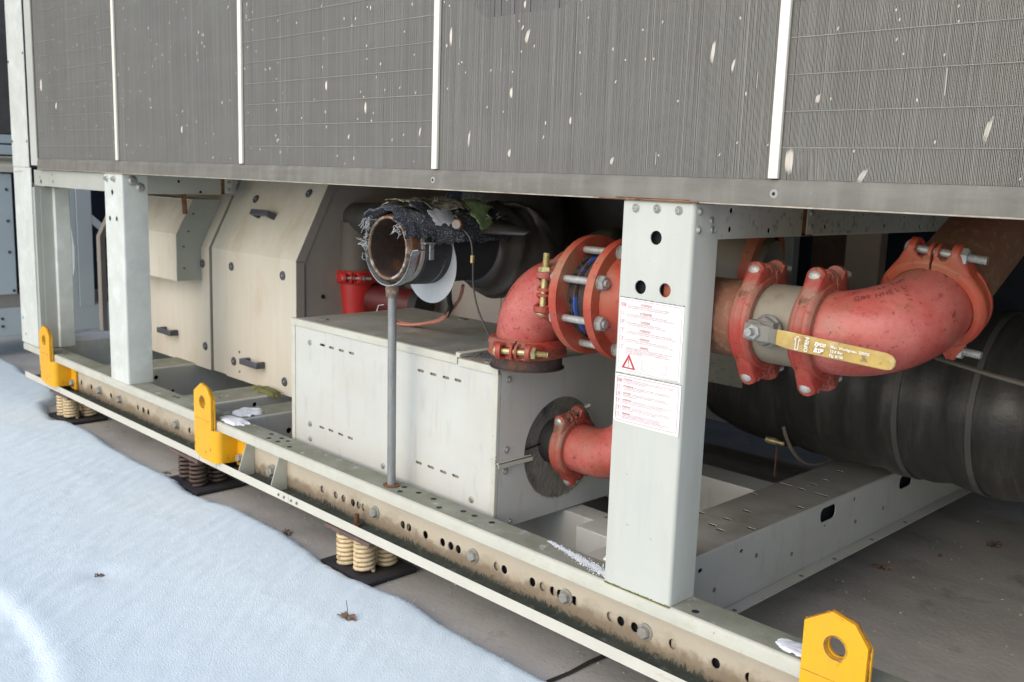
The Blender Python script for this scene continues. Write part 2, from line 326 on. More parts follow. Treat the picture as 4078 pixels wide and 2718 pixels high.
# snow sheet with a soft melted edge below the front of the machine
def snow():
    s = MB()
    EP = [(-14, .3), (-6.3, .26), (-6.0, .22), (-5.7, .22), (-5.49, .20), (-5.30, .16), (-5.18, .04), (-5.05, .0), (-4.965, -.015), (-4.826, -.045), (-4.733, .01), (-4.532, .022), (-4.17, -.008), (-3.9, -.01), (-3.642, .002), (-3.4, -.03), (-3.273, -.012), (-3.127, .022), (-2.843, .022), (-2.66, .005), (-2.494, -.020), (-2.38, -.02), (-2.269, -.008), (-2.127, .012), (-1.858, -.014), (-1.5, -.016), (-1.2, -.05), (-.8, -.1), (2, -.3)]
    def edge(x):
        for (a, ya), (b, yb) in zip(EP, EP[1:]):
            if x <= b:
                u = (x-a)/(b-a); u = u*u*(3-2*u); e = ya+(yb-ya)*u; break
        return e+.006+.004*noise.noise(V((x*9, 1, 3)))+.007*noise.noise(V((x*30, 1, 3)))
    xs = [-14+.22*i for i in range(int(7.8/.22))]
    x = xs[-1]
    while x < 1.5: x += .014 if x > -5.8 else .05; xs.append(x)
    ds = [0, .004, .010, .018, .03, .045, .06]; d = .06
    while d < 2.6: d += .016 if d < 1.0 else .04; ds.append(d)
    while d < 9: d += .5; ds.append(d)
    vs = []; ni = len(xs); nj = len(ds)
    for x in xs:
        e = edge(x)
        for d in ds:
            y = e-d; pr = 1-(1-min(1, d/.055))**2
            h = .034*pr + .010*min(1, d/.3)
            k = min(1, d/.05)
            h += k*(.003*N3(x, y, 0, 2)+.0010*N3(x, y, 5, 11)+.0022*N3(x+y*.6, y*.35, 2, 26)+.0018*N3(x, y, 1, 65))
            # foot track in the near left corner
            tr = -.885+.03*N3(x, 0, 7, 5)-max(0, x+2.5)*.25
            q = (tr-y)/.03
            h -= .014*max(0, min(1, q))*(1 if x > -3.6 else 0)
            h += .0025*math.exp(-((y-tr-.03)/.03)**2)
            if q > .8: h += .005*N3(x*.7, y*2.4, 4, 16)
            if x > -3.3: pass
            # little hollow round the small leaf
            h -= .010*math.exp(-(((x+2.83)/.05)**2+((y+.62)/.05)**2))
            vs.append((x, y, max(h, .001) if d > 0 else -.004))
    s.add(vs, [(i*nj+j, i*nj+j+1, (i+1)*nj+j+1, (i+1)*nj+j) for i in range(ni-1) for j in range(nj-1)])
    for i in range(14000):      # loose crystals lying on the crust
        x = -4.9+4.2*random.random()**.8; e = edge(x); d = .02+1.5*random.random()**1.3; y = e-d
        h = .034*(1-(1-min(1, d/.055))**2)+.010*min(1, d/.3)+.003*N3(x, y, 0, 2)+.0010*N3(x, y, 5, 11)+.0022*N3(x+y*.6, y*.35, 2, 26)
        tr = -.885+.03*N3(x, 0, 7, 5)-max(0, x+2.5)*.25
        if y < tr+.04: continue
        q = random.uniform(.0009, .0022); a = random.random()*3.1; c_, s_ = cos(a)*q, sin(a)*q
        s.add([(x-c_, y-s_, h-.001), (x+c_, y+s_, h-.001), (x-s_, y+c_, h-.001), (x, y, h+q*1.1)], [(0, 1, 3), (1, 2, 3), (2, 0, 3)])
    o = s.build('snow', M_snow, ang=180, recalc=False)
    struct(o)
snow()

# ================================================================== FRAME
WEBX = [-4.778, -4.658, -4.427, -4.135, -4.079, -4.03, -3.644, -2.681, -2.602, -2.557, -2.504, -2.473, -2.446, -2.241, -2.212, -2.133, -2.054, -2.017, -1.984, -1.824, -1.793, -1.685, -1.647, -1.610, -1.585, -1.534, -1.415, -1.382, -1.339, -1.226, -1.107, -1.02, -.93, -.9]
BOLTX = [-4.55, -4.322, -3.753, -2.38, -1.917, -1.561, -1.305, -.62]
def rail():
    t = thing('base_rail', 'long pale steel channel rail with a row of holes, in front along the machine base', 'rail', (-2.4, 0, .145))
    x0, x1 = -5.35, .6
    # web with a row of punched holes
    m = MB(); xs = sorted(WEBX); edges = [x0]; r = .0115; zc = .204; z0, z1 = .148, .327
    cells = []
    for i, x in enumerate(xs):
        lo = max(x-.03, (xs[i-1]+x)/2 if i else -9); hi = min(x+.03, (xs[i+1]+x)/2 if i+1 < len(xs) else 9)
        cells.append((lo, hi, x))
    prev = x0
    def quad(a, b):
        m.add([(a, .075, z0), (b, .075, z0), (b, .075, z1), (a, .075, z1)], [(0, 1, 2, 3)])
        m.add([(a, .078, z0), (b, .078, z0), (b, .078, z1), (a, .078, z1)], [(3, 2, 1, 0)])
    for lo, hi, x in cells:
        if lo > prev+1e-5: quad(prev, lo)
        n = 20; rx = min(r, (x-lo)*.92, (hi-x)*.92)
        ring = [(x+rx*cos(2*pi*i/n), zc+r*1.1*sin(2*pi*i/n)) for i in range(n)]; out = []
        for i in range(n):
            c, s_ = cos(2*pi*i/n), sin(2*pi*i/n)
            tx = ((hi-x) if c > 0 else (x-lo))/max(1e-9, abs(c)); tz = ((z1-zc) if s_ > 0 else (zc-z0))/max(1e-9, abs(s_)); k = min(tx, tz)
            out.append((x+c*k, zc+s_*k))
        vs = [(p[0], .075, p[1]) for p in ring+out]+[(p[0], .078, p[1]) for p in ring]
        fs = [(i, n+i, n+(i+1) % n, (i+1) % n) for i in range(n)]+[(i, (i+1) % n, 2*n+(i+1) % n, 2*n+i) for i in range(n)]
        # corner triangles
        k = len(vs)
        for cxn, czn in ((lo, z0), (hi, z0), (hi, z1), (lo, z1)):
            a0 = math.atan2(czn-zc, cxn-x) % (2*pi); i = int(a0/(2*pi/n)) % n
            vs.append((cxn, .075, czn)); fs.append((n+i, len(vs)-1, n+(i+1) % n))
        m.add(vs, fs); prev = hi
    quad(prev, x1)
    m.build('web', M_web, t, smooth=False, recalc=False)
    b = MB(); b.use(M_web)
    for lo, hi, x in cells:
        
        if random.random() < .8:
            q = random.uniform(-.010, .012); k_ = random.random() < .5
            b.box(x-.011+(q if k_ else -.020), x-.011+(.020 if k_ else q), .083, .085, .183, .227)
    b.use(M_hole); b.box(x0, x1, .094, .096, .15, .325)  # near-black sheet: dark frame interior coloured in behind the holes
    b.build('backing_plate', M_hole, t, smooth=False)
    # top flange with vertical lip (rounded fold)
    prof = [(.0, .297), (.0, .322), (.002, .3275), (.008, .330), (.092, .330), (.092, .3275), (.009, .3272), (.0035, .3245), (.003, .297)]
    m = MB(); m.use(M_rtop)
    k = len(prof); m.add([(x, y, z) for x in (x0, x1) for y, z in prof], [])
    n0 = len(m.v)-2*k
    for i in range(k):
        j = (i+1) % k; m.cur = m.mats.index(M_rtop) if i in (3, 4) else (m.mats.index(M_lip) if M_lip in m.mats else m.use(M_lip).cur)
        m.f.append([n0+i, n0+j, n0+k+j, n0+k+i]); m.m.append(m.cur)
    m.f.append([n0+i for i in range(k)]); m.m.append(m.cur); m.f.append([n0+k+i for i in reversed(range(k))]); m.m.append(m.cur)
    m.build('top_flange', M_rtop, t, ang=50)
    m = MB(); m.use(M_lip)
    m.box(x0, x1, -.0008, .0002, .2955, .2985)
    m.cur = 0
    m.build('lip_edge', M_lip, t)
    m = MB(); m.box(x0, x1, .004, .075, .145, .149); m.build('bottom_flange', M_floor, t)
    m = MB(); m.plate([(0, .145), (.0035, .145), (.0035, .175), (0, .177)], [], (0, 1, 0), (0, 0, 1), (x0, 0, 0), 0, x1-x0); m.build('bottom_lip', M_liplow, t, bevel=.001)
    m = MB(); 
    for x in (-3.415, -3.28, -5.02, -4.87, -2.775): m = MB(); m.box(x, x+.0015, -.0006, .001, .146, .1765); m.build('splice_mark', M_galv, t)
    for x in (-2.835, -2.80, -2.755, -2.72): m = MB(); m.cyl((x, -.003, .160), (x, .002, .160), .005, 12); m.build('lip_rivet', M_galv, t)
    # punched holes in the top flange: flat discs, inner shade put into their colour
    m = MB()
    for x, y in [(-4.9, .05), (-3.743, .06), (-3.713, .062), (-3.2, .045), (-2.993, .068), (-2.951, .032), (-2.924, .067), (-2.895, .034), (-2.878, .065), (-2.813, .03), (-2.227, .067), (-2.203, .032), (-2.158, .067), (-2.088, .066), (-2.02, .03), (-1.953, .063), (-1.906, .063), (-1.836, .064), (-1.14, .03)]:
        m = MB(); m.use(M_hole); m.cyl((x, y, .329), (x, y, .3304), .009, 16); m.build('punched_hole', M_hole, t)
    for x in BOLTX:
        m = MB(); m.cyl((x, .075, .206), (x, .071, .206), .021, 20); m.hexh((x, .071, .206), (0, -1, 0), .0155, .013); m.build('bolt', M_bolt, t)
    # grime crust along the foot of the web
    m = MB(); x = x0
    while x < x1:
        h = .010+.018*max(0, N3(x, 0, 0, 7)+.3); m.add([(x, .0745, .149), (x+.012, .0745, .149), (x+.006+random.uniform(-.006, .006), .0742, .149+h*random.uniform(.4, 1.1))], [(0, 1, 2)])
        x += .007
    m.build('grime_crust', M_floor, t, smooth=False)
    # gusset pair with bolt
    for x, lean in ((-3.13, 0), (-2.905, 0)):
        m = MB(); m.plate([(.002, .149), (.074, .149), (.074, .300), (.052, .300)], [], (0, 1, 0), (0, 0, 1), (x, 0, 0), 0, .004); m.build('gusset', M_lip, t)
    m = MB(); m.cyl((-3.0, .075, .19), (-3.0, .070, .19), .024, 20); m.hexh((-3.0, .070, .19), (0, -1, 0), .019, .015); m.build('bolt', M_bolt, t)
    m = MB(); m.cyl((-2.44, .045, .149), (-2.44, .045, .19), .008, 12); m.hexh((-2.44, .045, .149), (0, 0, 1), .014, .010); m.build('stud', M_rust, t)
rail()

def post(name, label, x0, x1, d, z0, z1, holes, loc, material, sidebolts, frontbolts, stickers=None, bz=.011):
    t = thing(name, label, 'post', loc, 'white posts along the front')
    m = MB(); r = .010; n = 4
    m.plate([(x0, z0), (x1-r, z0), (x1-r, z1), (x0, z1)], holes, X_, Z_, (0, 0, 0), -.003, 0)
    # N = X x Z = -Y : t=-.003..0 lies behind the face at Y 0 .. .003
    pr = [(x1-r, 0)]+[(x1-r+r*sin(pi/2*i/n), r-r*cos(pi/2*i/n)) for i in range(1, n+1)]+[(x1, d)]
    inn = [(x-.003*(1 if i else 0), y+.003*(1 if i < len(pr)-1 else 0)) for i, (x, y) in enumerate(pr)]
    m.add([(x, y, z) for z in (z0, z1) for x, y in pr], [(i, i+1, len(pr)+i+1, len(pr)+i) for i in range(len(pr)-1)])
    m.build('post_body', material, t, ang=40)
    m = MB(); m.box(x0, x0+.003, .0035, d, z0, z1); m.box(x0, x1-.001, d-.003, d, z0, z1); m.build('back_wall', M_hole if False else material, t)
    m = MB(); m.box(x0+.001, x1-.012, .02, .022, z1-.24, z1-.05); m.build('hole_shade_plate', M_hole, t)  # near-black sheet added so the post holes look shaded inside
    m = MB(); m.box(x0+.002, x1-.002, .002, d-.003, z1, z1+.004); m.build('top_cap', material, t, bevel=.001)
    for (x, z, r_, h) in frontbolts:
        m = MB(); m.lathe([(0, r_), (-.002, r_), (-.004, r_*.8), (-h*.5, r_*.72), (-h, r_*.55), (-h, r_*.28), (-h*.6, r_*.2), (-h*.6, 0)], (x, 0, z), Y_, 16); m.build('rivet', M_bolt, t)
    for (y, z, r_, h) in sidebolts:
        m = MB(); m.lathe([(0, r_), (.002, r_), (.004, r_*.8), (h*.6, r_*.72), (h, r_*.5), (h, 0)], (x1, y, z), X_, 16); m.build('rivet', M_bolt, t)
    return t
big = post('support_post', 'wide white steel post in the foreground with two warning stickers', -1.378, -1.19, .093, .331, 1.224,
     [circ(-1.285, 1.148, .0155, 20), circ(-1.320, 1.037, .0155, 20), circ(-1.253, 1.037, .0155, 20)], (-1.284, .046, .331), M_post,
     [(.020, 1.209, .008, .006), (.019, 1.170, .008, .006), (.065, 1.190, .008, .004), (.070, 1.170, .0085, .003)],
     [(-1.344, 1.209, .0095, .006), (-1.286, 1.210, .0095, .006), (-1.229, 1.209, .0095, .006)])
m = MB(); m.box(-1.268, -1.238, .016, .0195, 1.02, 1.055); m.build('red_pipe_glimpse_plate', M_fl, big)
m = MB()
for i in range(40):
    x = -1.378+.188*i/40; m.box(x, x+.0047, -.0012, .0006, .3285, .3315+random.uniform(0, .002))
m.build('foot_shadow_strip', M_edge if False else M_moss_shadow, big)  # ragged dark strip colours in the shadow line under the post foot
post('support_post', 'narrow white square post in the left half, bolted under the coil sill', -4.226, -4.05, .11, .331, 1.222,
     [circ(-4.149, 1.147, .012, 16), circ(-4.182, 1.036, .011, 16), circ(-4.112, 1.037, .011, 16)], (-4.138, .055, .331), M_post2,
     [(.045, 1.199, .022, .010), (.078, 1.171, .020, .010)], [(-4.197, 1.203, .014, .014), (-4.123, 1.203, .014, .014)])

# stickers on the big post
def sticker(quad_x0, quad_x1, zl0, zl1, zr0, zr1, kind):
    """flat vinyl label on the face of the post; local u (0..1) to the right, v in metres downwards"""
    W = quad_x1-quad_x0
    H = ((zl1-zl0)+(zr1-zr0))/2
    s = MB(); n = 26; y = -.0009
    rag = lambda i, a: a*noise.noise(V((i*.9, kind*5, 0)))
    topv = [(quad_x0+W*i/n, zl1+(zr1-zl1)*i/n+rag(i, .0014)) for i in range(n+1)]
    r_ = [(quad_x1+rag(i+40, .0012), zr1+(zr0-zr1)*i/10) for i in range(1, 10)]
    bot = [(quad_x1-W*i/n, zr0+(zl0-zr0)*i/n) for i in range(n+1)]
    if kind == 2: bot = bot[:-1]+[(quad_x0+.005, zl0+.0005), (quad_x0, zl0+.006)]
    s.plate(bot[::-1]+r_[::-1]+topv[::-1], [], X_, Z_, (0, 0, 0), 0, -y)
    st = s.build('sticker', M_white, big, smooth=False, label='upper white sticker with red triangle and red text' if kind == 1 else 'lower white sticker with six blocks of fine red text')
    O = V((quad_x0, -.0013, zl1)); dz = (zr1-zl1)/W
    A = V((1, 0, dz)); B = Z_.copy()
    P = lambda u, v: O+A*u-B*v
    def line(mb, u0, v0, u1, v1, t):
        a, b = P(u0, v0), P(u1, v1); d = (b-a).normalized(); nn = V((-d.z, 0, d.x))*t/2
        mb.add([a-nn, b-nn, b+nn, a+nn], [(0, 1, 2, 3)])
    def frame(mb, u0, v0, u1, v1, t, r=0):
        if not r:
            for q in ((u0, v0, u1, v0), (u1, v0, u1, v1), (u1, v1, u0, v1), (u0, v1, u0, v0)): line(mb, *q, t)
        else:
            pts = rrect(u0, u1, v0, v1, r)
            for i in range(len(pts)): line(mb, *pts[i], *pts[(i+1) % len(pts)], t)
    k = MB(); f = MB()
    if kind == 1:
        frame(k, .004, .0035, W-.005, H-.0035, .0007, .006)
        rows = [('GB', 'ATTENTION', ['The electrical heater inside the evaporator may cause serious damage.', 'Before emptying the water of the evaporator open the main isolator.']),
                ('I', 'ATTENZIONE', ["La resistenza interna all'evaporatore potrebbe causare danni ingenti.", "Prima di scaricare l'acqua dall'evaporatore togliere la tensione elettrica all'unita."]),
                ('D', 'ACHTUNG', ['Die Verdampferheizung kann schwere Schaden verursachen.', 'Vor dem wasserseitigen Entleeren, die Maschine stromlos schalten.']),
                ('F', 'ATTENTION', ["La resistance electrique dans l'evaporateur peut causer de serieux dommages.", "Avant la vidange en eau de l'evaporateur, couper l'alimentation electrique de l'unite."]),
                ('E', 'ATENCION', ['La resistencia electrica interna al evaporador podria causar graves danos.', 'Desconectar la tension electrica de la unidad si el evaporador esta vacio de agua.']),
                ('S', 'VARNING:', ['Forangarens inbyggda elvarme, som skyddar forangaren vid laga utetemperaturer,', 'kan fororsaka allvarlig skada om den ar inkopplad da forangaren ar tom.', 'Stoppa darfor alltid aggregatet och sla ifran och las aggregatets huvudbrytare,', 'innan koldbararsystemet toms.'])]
        v = .0125
        for c, h, ls in rows:
            frame(k, .0065, v-.0015, .0185, v+.0075, .0005)
            k.text(c, .0085, P(.0125, v+.0055), A, B, align='CENTER', bold=.0001)
            k.text(h, .0060, P(.075, v+.0005), A, B, align='CENTER', bold=.00012, sx=.9); line(k, .062, v+.0014, .088, v+.0014, .0003)
            for i, l in enumerate(ls): f.text(l, .0050, P(.0235, v+.0052+i*.0040), A, B, sx=.80)
            v += .0190
        # warning triangle
        def tri(s_, cx, cy): return [(cx, cy-s_*.58), (cx+s_*.5, cy+s_*.29), (cx-s_*.5, cy+s_*.29)]
        a, b = tri(.040, .034, H-.0195), tri(.0245, .034, H-.0183)
        vs = [P(*q) for q in a]+[P(*q) for q in b]; k.add(vs, [(i, (i+1) % 3, 3+(i+1) % 3, 3+i) for i in range(3)])
        k.add([P(.0326, H-.0295), P(.0354, H-.0295), P(.0348, H-.0175), P(.0332, H-.0175)], [(0, 1, 2, 3)])
        k.add([P(*q) for q in circ(.034, H-.0140, .0017, 10)], [tuple(range(10))])
        f2 = MB(); cx, cy = .105, H-.0215
        for q in ((-.030, -.009, .030, -.009), (-.030, .009, .030, .009)): line(f, cx+q[0], cy+q[1], cx+q[2], cy+q[3], .0005)
        for sx in (-1, 1):
            frame(f, cx+sx*.0315-.0016, cy-.013, cx+sx*.0315+.0016, cy+.013, .0004); frame(f, cx+sx*.035-.0014, cy-.010, cx+sx*.035+.0014, cy+.010, .0004)
            frame(f, cx+sx*.024-.003, cy+.009, cx+sx*.024+.003, cy+.0145, .0004)
        line(f, cx-.005, cy+.003, cx-.001, cy-.003, .0008); line(f, cx-.001, cy-.003, cx+.002, cy+.002, .0004); line(f, cx+.002, cy+.002, cx+.006, cy-.004, .0004)
    else:
        frame(k, .006, .0045, W-.006, H-.006, .0009, .006)
        rows = [('GB', 'ATTENTION', ['The installation of a filter (mesh = 1 mm) at the evaporator inlet and of a calibrated', 'flow switch at the evaporator outlet is recommended to avoid serious damage on the evaporator', 'and compressors not covered by warranty.']),
                ('I', 'ATTENZIONE', ["Si richiede l'installazione di un filtro (maglie = 1 mm) in ingresso all'evaporatore", "e di un flussostato tarato in uscita dall'evaporatore per evitare danni ingenti (all'evaporatore e", 'compressori) non coperti da garanzia.']),
                ('D', 'ACHTUNG', ['Der Einbau eines Filters in den Wassereintritt und eines eingestellten', 'Stromungswachters ist vorgeschrieben um Beschadigungen zu vermeiden. Bei Nichtbeachtung', 'erlischt die Gewahrleistung.']),
                ('F', 'ATTENTION', ["L'installation d'un filtre (tamis = 1 mm) a l'entree de l'evaporateur, de meme qu'un", "fluxostat etalonne a la sortie de l'evaporateur sont recommandes afin d'eviter de serieux", "dommages non couverts par la garantie pour l'evaporateur et les compresseurs."]),
                ('E', 'ATENCION', ['Es necesario la instalacion de un filtro (malla = 1 mm) a la entrada de agua del', 'evaporador y de un interruptor de flujo tarado a la salida de agua del mismo para evitar graves', 'danos en el evaporador y compresores no cubiertos por la garantia.']),
                ('S', 'OBSERVERA', ['For att skydda aggregatet maste ett smutsfilter (maskstorlek = 1 mm)', 'installeras i koldbararkretsen fore forangaren och en korrekt flodesvakt, som', 'stoppar aggregatet vid flodesbortfall, installeras i utgaende koldbararledning fran forangaren', 'Skador som uppkommer p.g.a. att denna utrustning saknas, omfattas inte av garanti.'])]
        v = .0115
        for c, h, ls in rows:
            frame(k, .0075, v-.0015, .0200, v+.0075, .0005)
            k.text(c, .0085, P(.01375, v+.0055), A, B, align='CENTER', bold=.0001)
            k.text(h, .0052, P(.0240, v+.0012), A, B, bold=.00012, sx=.9)
            for i, l in enumerate(ls): f.text(l, .0041, P(.052 if i == 0 else .0240, v+.0012+i*.0034), A, B, sx=.86 if i else .80)
            v += .0158
    k.build('lettering', M_ink, st, smooth=False, recalc=False); f.build('fine_print', M_ink2, st, smooth=False, recalc=False)
    # dirt line above the sticker
    dd = MB()
    for i in range(90):
        x = quad_x0+W*i/90; z = zl1+(zr1-zl1)*i/90+.0008
        dd.add([(x, -.0004, z-.0006), (x+.0024, -.0004, z-.0006), (x+.0012, -.0004, z+random.uniform(.0002, .0024))], [(0, 1, 2)])
    dd.build('dirt_line', M_hole, st, smooth=False)
sticker(-1.3745, -1.1985, .8395, 1.0095, .8430, 1.0070, 1)
sticker(-1.3765, -1.1940, .7240, .8355, .7225, .8365, 2)

# corner post (galvanised panel) at the far left end
t = thing('corner_post', 'tall weathered white corner post at the left end of the machine', 'post', (-5.24, 0, .15))
m = MB(); m.box(-5.372, -5.140, .0, .003, 1.235, 2.6); m.box(-5.372, -5.369, .003, .16, 1.235, 2.6); m.build('upper_panel', M_post2, t)
m = MB(); m.plate([(-5.360, .335), (-5.118, .335), (-5.118, 1.233), (-5.360, 1.233)], [circ(-5.33, .46, .008, 10), circ(-5.30, .38, .008, 10)], X_, Z_, (0, 0, 0), -.003, .002); m.build('lower_panel', M_post2, t)
m = MB(); m.box(-5.134, -5.100, .008, .016, 1.245, 2.6); m.box(-5.100, -5.020, .000, .008, 1.245, 2.6); m.build('edge_strip', M_post, t, bevel=.002)
m = MB(); m.box(-5.118, -5.090, .004, .03, .335, 1.14); m.box(-5.09, -5.086, .03, .10, .335, 1.14); m.build('inner_flange', M_hoods, t)
m = MB()
m.box(-5.12, -5.06, .085, .16, .335, 1.14); m.build('inner_channel', M_post2, t, bevel=.004)
m = MB()
for x, z in [(-5.33, 1.21), (-5.29, 1.212), (-5.25, 1.213), (-5.36, 1.36), (-5.15, 1.36), (-5.36, 1.75), (-5.15, 1.78)]: m.cyl((x, .002, z), (x, -.002, z), .006, 10)
m.build('rivet', M_dgrey, t)
m = MB(); m.box(-5.40, -5.10, -.003, .12, .148, .328); 
# end cross member carrying snow
m = MB(); m.box(-5.33, -5.23, .095, 2.2, .15, .33); tag(m.build('end_beam', M_post2, None, bevel=.003, loc=(-5.28, 1.1, .15)), 'pale end beam of the base frame with snow on it, at the far left', 'beam')

# upper cross beams
def ubeam(name, label, x, y0, y1, z0, z1, holes, mtl, splice=None):
    t = thing(name, label, 'beam', (x, (y0+y1)/2, z0))
    m = MB(); m.plate([(y0, z0+.004), (y1, z0+.004), (y1, z1), (y0, z1)], holes, Y_, Z_, (x, 0, 0), -.003, 0); m.build('web', mtl, t)
    m = MB(); m.box(x-.05, x-.001, y0, y1, z0, z0+.003); m.box(x-.003, x, y0, y1, z0+.0005, z0+.0042); m.build('bottom_flange', M_box, t)
    m = MB(); m.box(x-.02, x-.018, y0, y1, z0+.004, z1); m.build('hole_shade_sheet', M_hole, t)  # near-black sheet gives the beam holes their inner shade
    if splice:
        m = MB(); m.box(x+.0002, x+.004, splice-.035, splice, z0+.004, z1)
        m.build('splice_plate', M_box, t, bevel=.001)
        m = MB(); m.box(x+.0002, x+.0022, splice-.052, splice-.036, z0+.002, z1); m.box(x+.0002, x+.0022, splice-.052, splice, z0+.001, z0+.008); m.build('rust_stain', M_rust, t)
        for z in (z0+.022, z1-.022):
            m = MB(); m.lathe([(0, .009), (.004, .008), (.006, .004), (.006, 0)], (x+.004, splice-.016, z), X_, 14); m.build('rivet', M_bolt, t)
M_ub = mat('mildewed_beam_paint', (.50, .49, .43), .6, var=.1, vs=4, layers=[((.13, .11, .08), 55, .60, .05, Z3, .75), ((.56, .56, .52), 3, .52, .1, Z3, .8)], bump=.0006)
ubeam('upper_cross_beam', 'mildew spotted upper cross beam running back from the foreground post', -1.19, .0935, 2.3, 1.149, 1.226, [circ(y, z, .007, 12) for y, z in [(.139, 1.211), (.138, 1.170), (.30, 1.165), (.564, 1.171), (.894, 1.170), (1.125, 1.165), (1.22, 1.17)]], M_ub, .50)
ubeam('upper_cross_beam', 'short pale cross beam behind the narrow left post above the cream cabinet', -4.05, .111, .52, 1.146, 1.222, [circ(y, z, .007, 12) for y, z in [(.25, 1.20), (.35, 1.155)]], M_hoods, .50)
t = thing('upper_front_beam', 'pale beam with dark bolt holes under the coil at the left end', 'beam', (-4.7, .1, 1.14))
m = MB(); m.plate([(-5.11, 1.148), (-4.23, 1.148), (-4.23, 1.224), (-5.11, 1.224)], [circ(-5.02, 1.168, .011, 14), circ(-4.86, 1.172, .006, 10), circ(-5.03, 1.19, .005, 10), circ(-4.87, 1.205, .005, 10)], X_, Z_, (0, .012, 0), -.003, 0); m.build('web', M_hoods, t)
m = MB(); m.box(-5.11, -4.23, .016, .018, 1.15, 1.222); m.build('hole_shade_sheet', M_hole, t)  # near-black sheet, shade coloured in behind the bolt holes

# lower cross members
def lbeam(label, x0, x1, y0, y1, z0, z1, sideholes, topslots, mtop, mside, flange=True):
    t = thing('cross_member', label, 'beam', ((x0+x1)/2, (y0+y1)/2, z0))
    m = MB(); m.plate([(y0, z0), (y1, z0), (y1, z1-.006), (y0, z1-.006)], sideholes, Y_, Z_, (x1, 0, 0), -.003, 0)
    m.add([(x1, y, z1-.006) for y in (y0, y1)]+[(x1-.002, y, z1-.0015) for y in (y0, y1)]+[(x1-.006, y, z1) for y in (y0, y1)], [(0, 1, 3, 2), (2, 3, 5, 4)])
    m.build('side_wall', mside, t)
    m = MB(); m.box(x0, x1-.0062, y0, y1, z1-.003, z1); m.box(x0, x0+.003, y0, y1, z0, z1-.0032); m.build('top_plate', mtop, t)
    m = MB(); m.box(x1-.03, x1-.028, y0, y1, z0, z1-.01); m.build('hole_shade_sheet', M_hole, t)  # near-black sheet put behind the side holes as their shade
    if flange:
        m = MB(); m.box(x1-.01, x1+.038, y0, y1, z0-.004, z0-.001); m.build('foot_flange', M_box, t)
    if topslots:
        for x, y, l in topslots:
            m = MB(); m.use(M_hole); m.box(x-l, x+l, y-.004, y+.004, z1-.001, z1+.0006)  # slot as a dark bar, the shade inside put into its colour
            m.use(M_lip); m.box(x-l, x+l, y+.004, y+.006, z1, z1+.002)
            m.build('slot', M_hole, t)
    return t
M_btop = mat('grimy_beam_top', (.42, .405, .36), .6, var=.15, vs=3, layers=[((.13, .13, .07), 3, .60, .1, (1, 1, 1), .8), ((.42, .34, .22), 3, .62, .12, Z3, .5)], bump=.0006)  # grey beam top with olive and tan grime patches
b1 = lbeam('wide grey white cross member with slotted top, right of the foreground post', -1.52, -1.32, .0925, 2.6, .150, .330,
      [slot(.505, .314-.02, .004, .005), slot(.313, .300-.01, .004, .006), circ(1.155, .300, .008, 10), rrect(.935, 1.03, .270, .315, .018), rrect(1.48, 1.58, .262, .308, .018), circ(.971, .255, .006, 10)],
      [(-1.51, .586, .012), (-1.431, .526, .011), (-1.395, .509, .011), (-1.432, .599, .011), (-1.433, .702, .011), (-1.345, .586, .012), (-1.508, .86, .012), (-1.491, 1.022, .022), (-1.434, 1.021, .010), (-1.437, 1.099, .010), (-1.434, 1.17, .010), (-1.366, 1.018, .022), (-1.348, .858, .011), (-1.40, 1.45, .01), (-1.45, 1.3, .01)], M_btop, M_box)
m = MB()
for y, z in [(.383, .218), (.581, .262), (.778, .215), (1.171, .222), (1.368, .223)]: m.lathe([(0, .007), (.002, .006), (.003, 0)], (-1.3200, y, z), X_, 12)
for y in (.45, .8, 1.0, 1.25, 1.5): m.lathe([(0, .007), (.002, .006), (.003, 0)], (-1.295, y, .149), Z_, 12)
m.build('rivet_head', M_galv, b1)
lbeam('pale cross member left of the narrow post, nearly hidden, with one dark hole', -4.53, -4.33, .0925, 2.6, .150, .330, [circ(.25, .285, .010, 12), circ(.33, .21, .008, 12)], [], M_rtop, M_box, False)
lbeam('cross member in front of the cream cabinet with moss at its back edge', -3.735, -3.535, .0925, 2.6, .150, .330, [circ(.31, .300, .010, 12)], [(-3.62, .2, .008)], M_rtop, M_box, False)
lbeam('cross member running under the left end of the grey box, with thin snow', -3.40, -3.255, .0925, 2.6, .150, .3265, [circ(.30, .25, .012, 12)], [(-3.33, .2, .014), (-3.38, .12, .006), (-3.35, .14, .006)], M_rtop, M_box, False)
# longitudinal members seen between box, post and right beam
t = thing('inner_frame_member', 'short grey steel channel between grey box and foreground post, low in the base', 'beam', (-1.70, .45, .14))
m = MB(); m.box(-1.770, -1.525, .34, .46, .15, .2745); m.build('channel', M_box, t, bevel=.003)
m = MB(); m.box(-2.2, -1.77, .42, .50, .15, .2725); m.build('rear_channel', M_box, t, bevel=.002)
m = MB(); m.box(-2.1, -1.525, .19, .30, .146, .150); m.box(-1.77, -1.73, .19, .5, .147, .151); m.build('foot_plate', M_galv, t)
m = MB(); m.lathe([(0, .025), (.003, .025), (.004, .012)], (-1.83, .39, .151), Z_, 20); m.hexh((-1.83, .39, .154), Z_, .014, .01); m.build('bolt', M_bolt, t)
m = MB(); m.box(-2.9, -1.522, .90, 1.02, .150, .3275); o = m.build('rear_frame_member', M_box, None, bevel=.003, loc=(-2.2, .96, .15)); tag(o, 'dim grey longitudinal member behind the foreground post, joining the wide cross member', 'beam')
m = MB(); m.box(-6, .6, 2.2, 2.3, .145, .33); tag(m.build('rear_base_rail', M_box, None, bevel=.003, loc=(-2.4, 2.25, .145)), 'rear rail of the machine base behind the black barrel', 'rail')

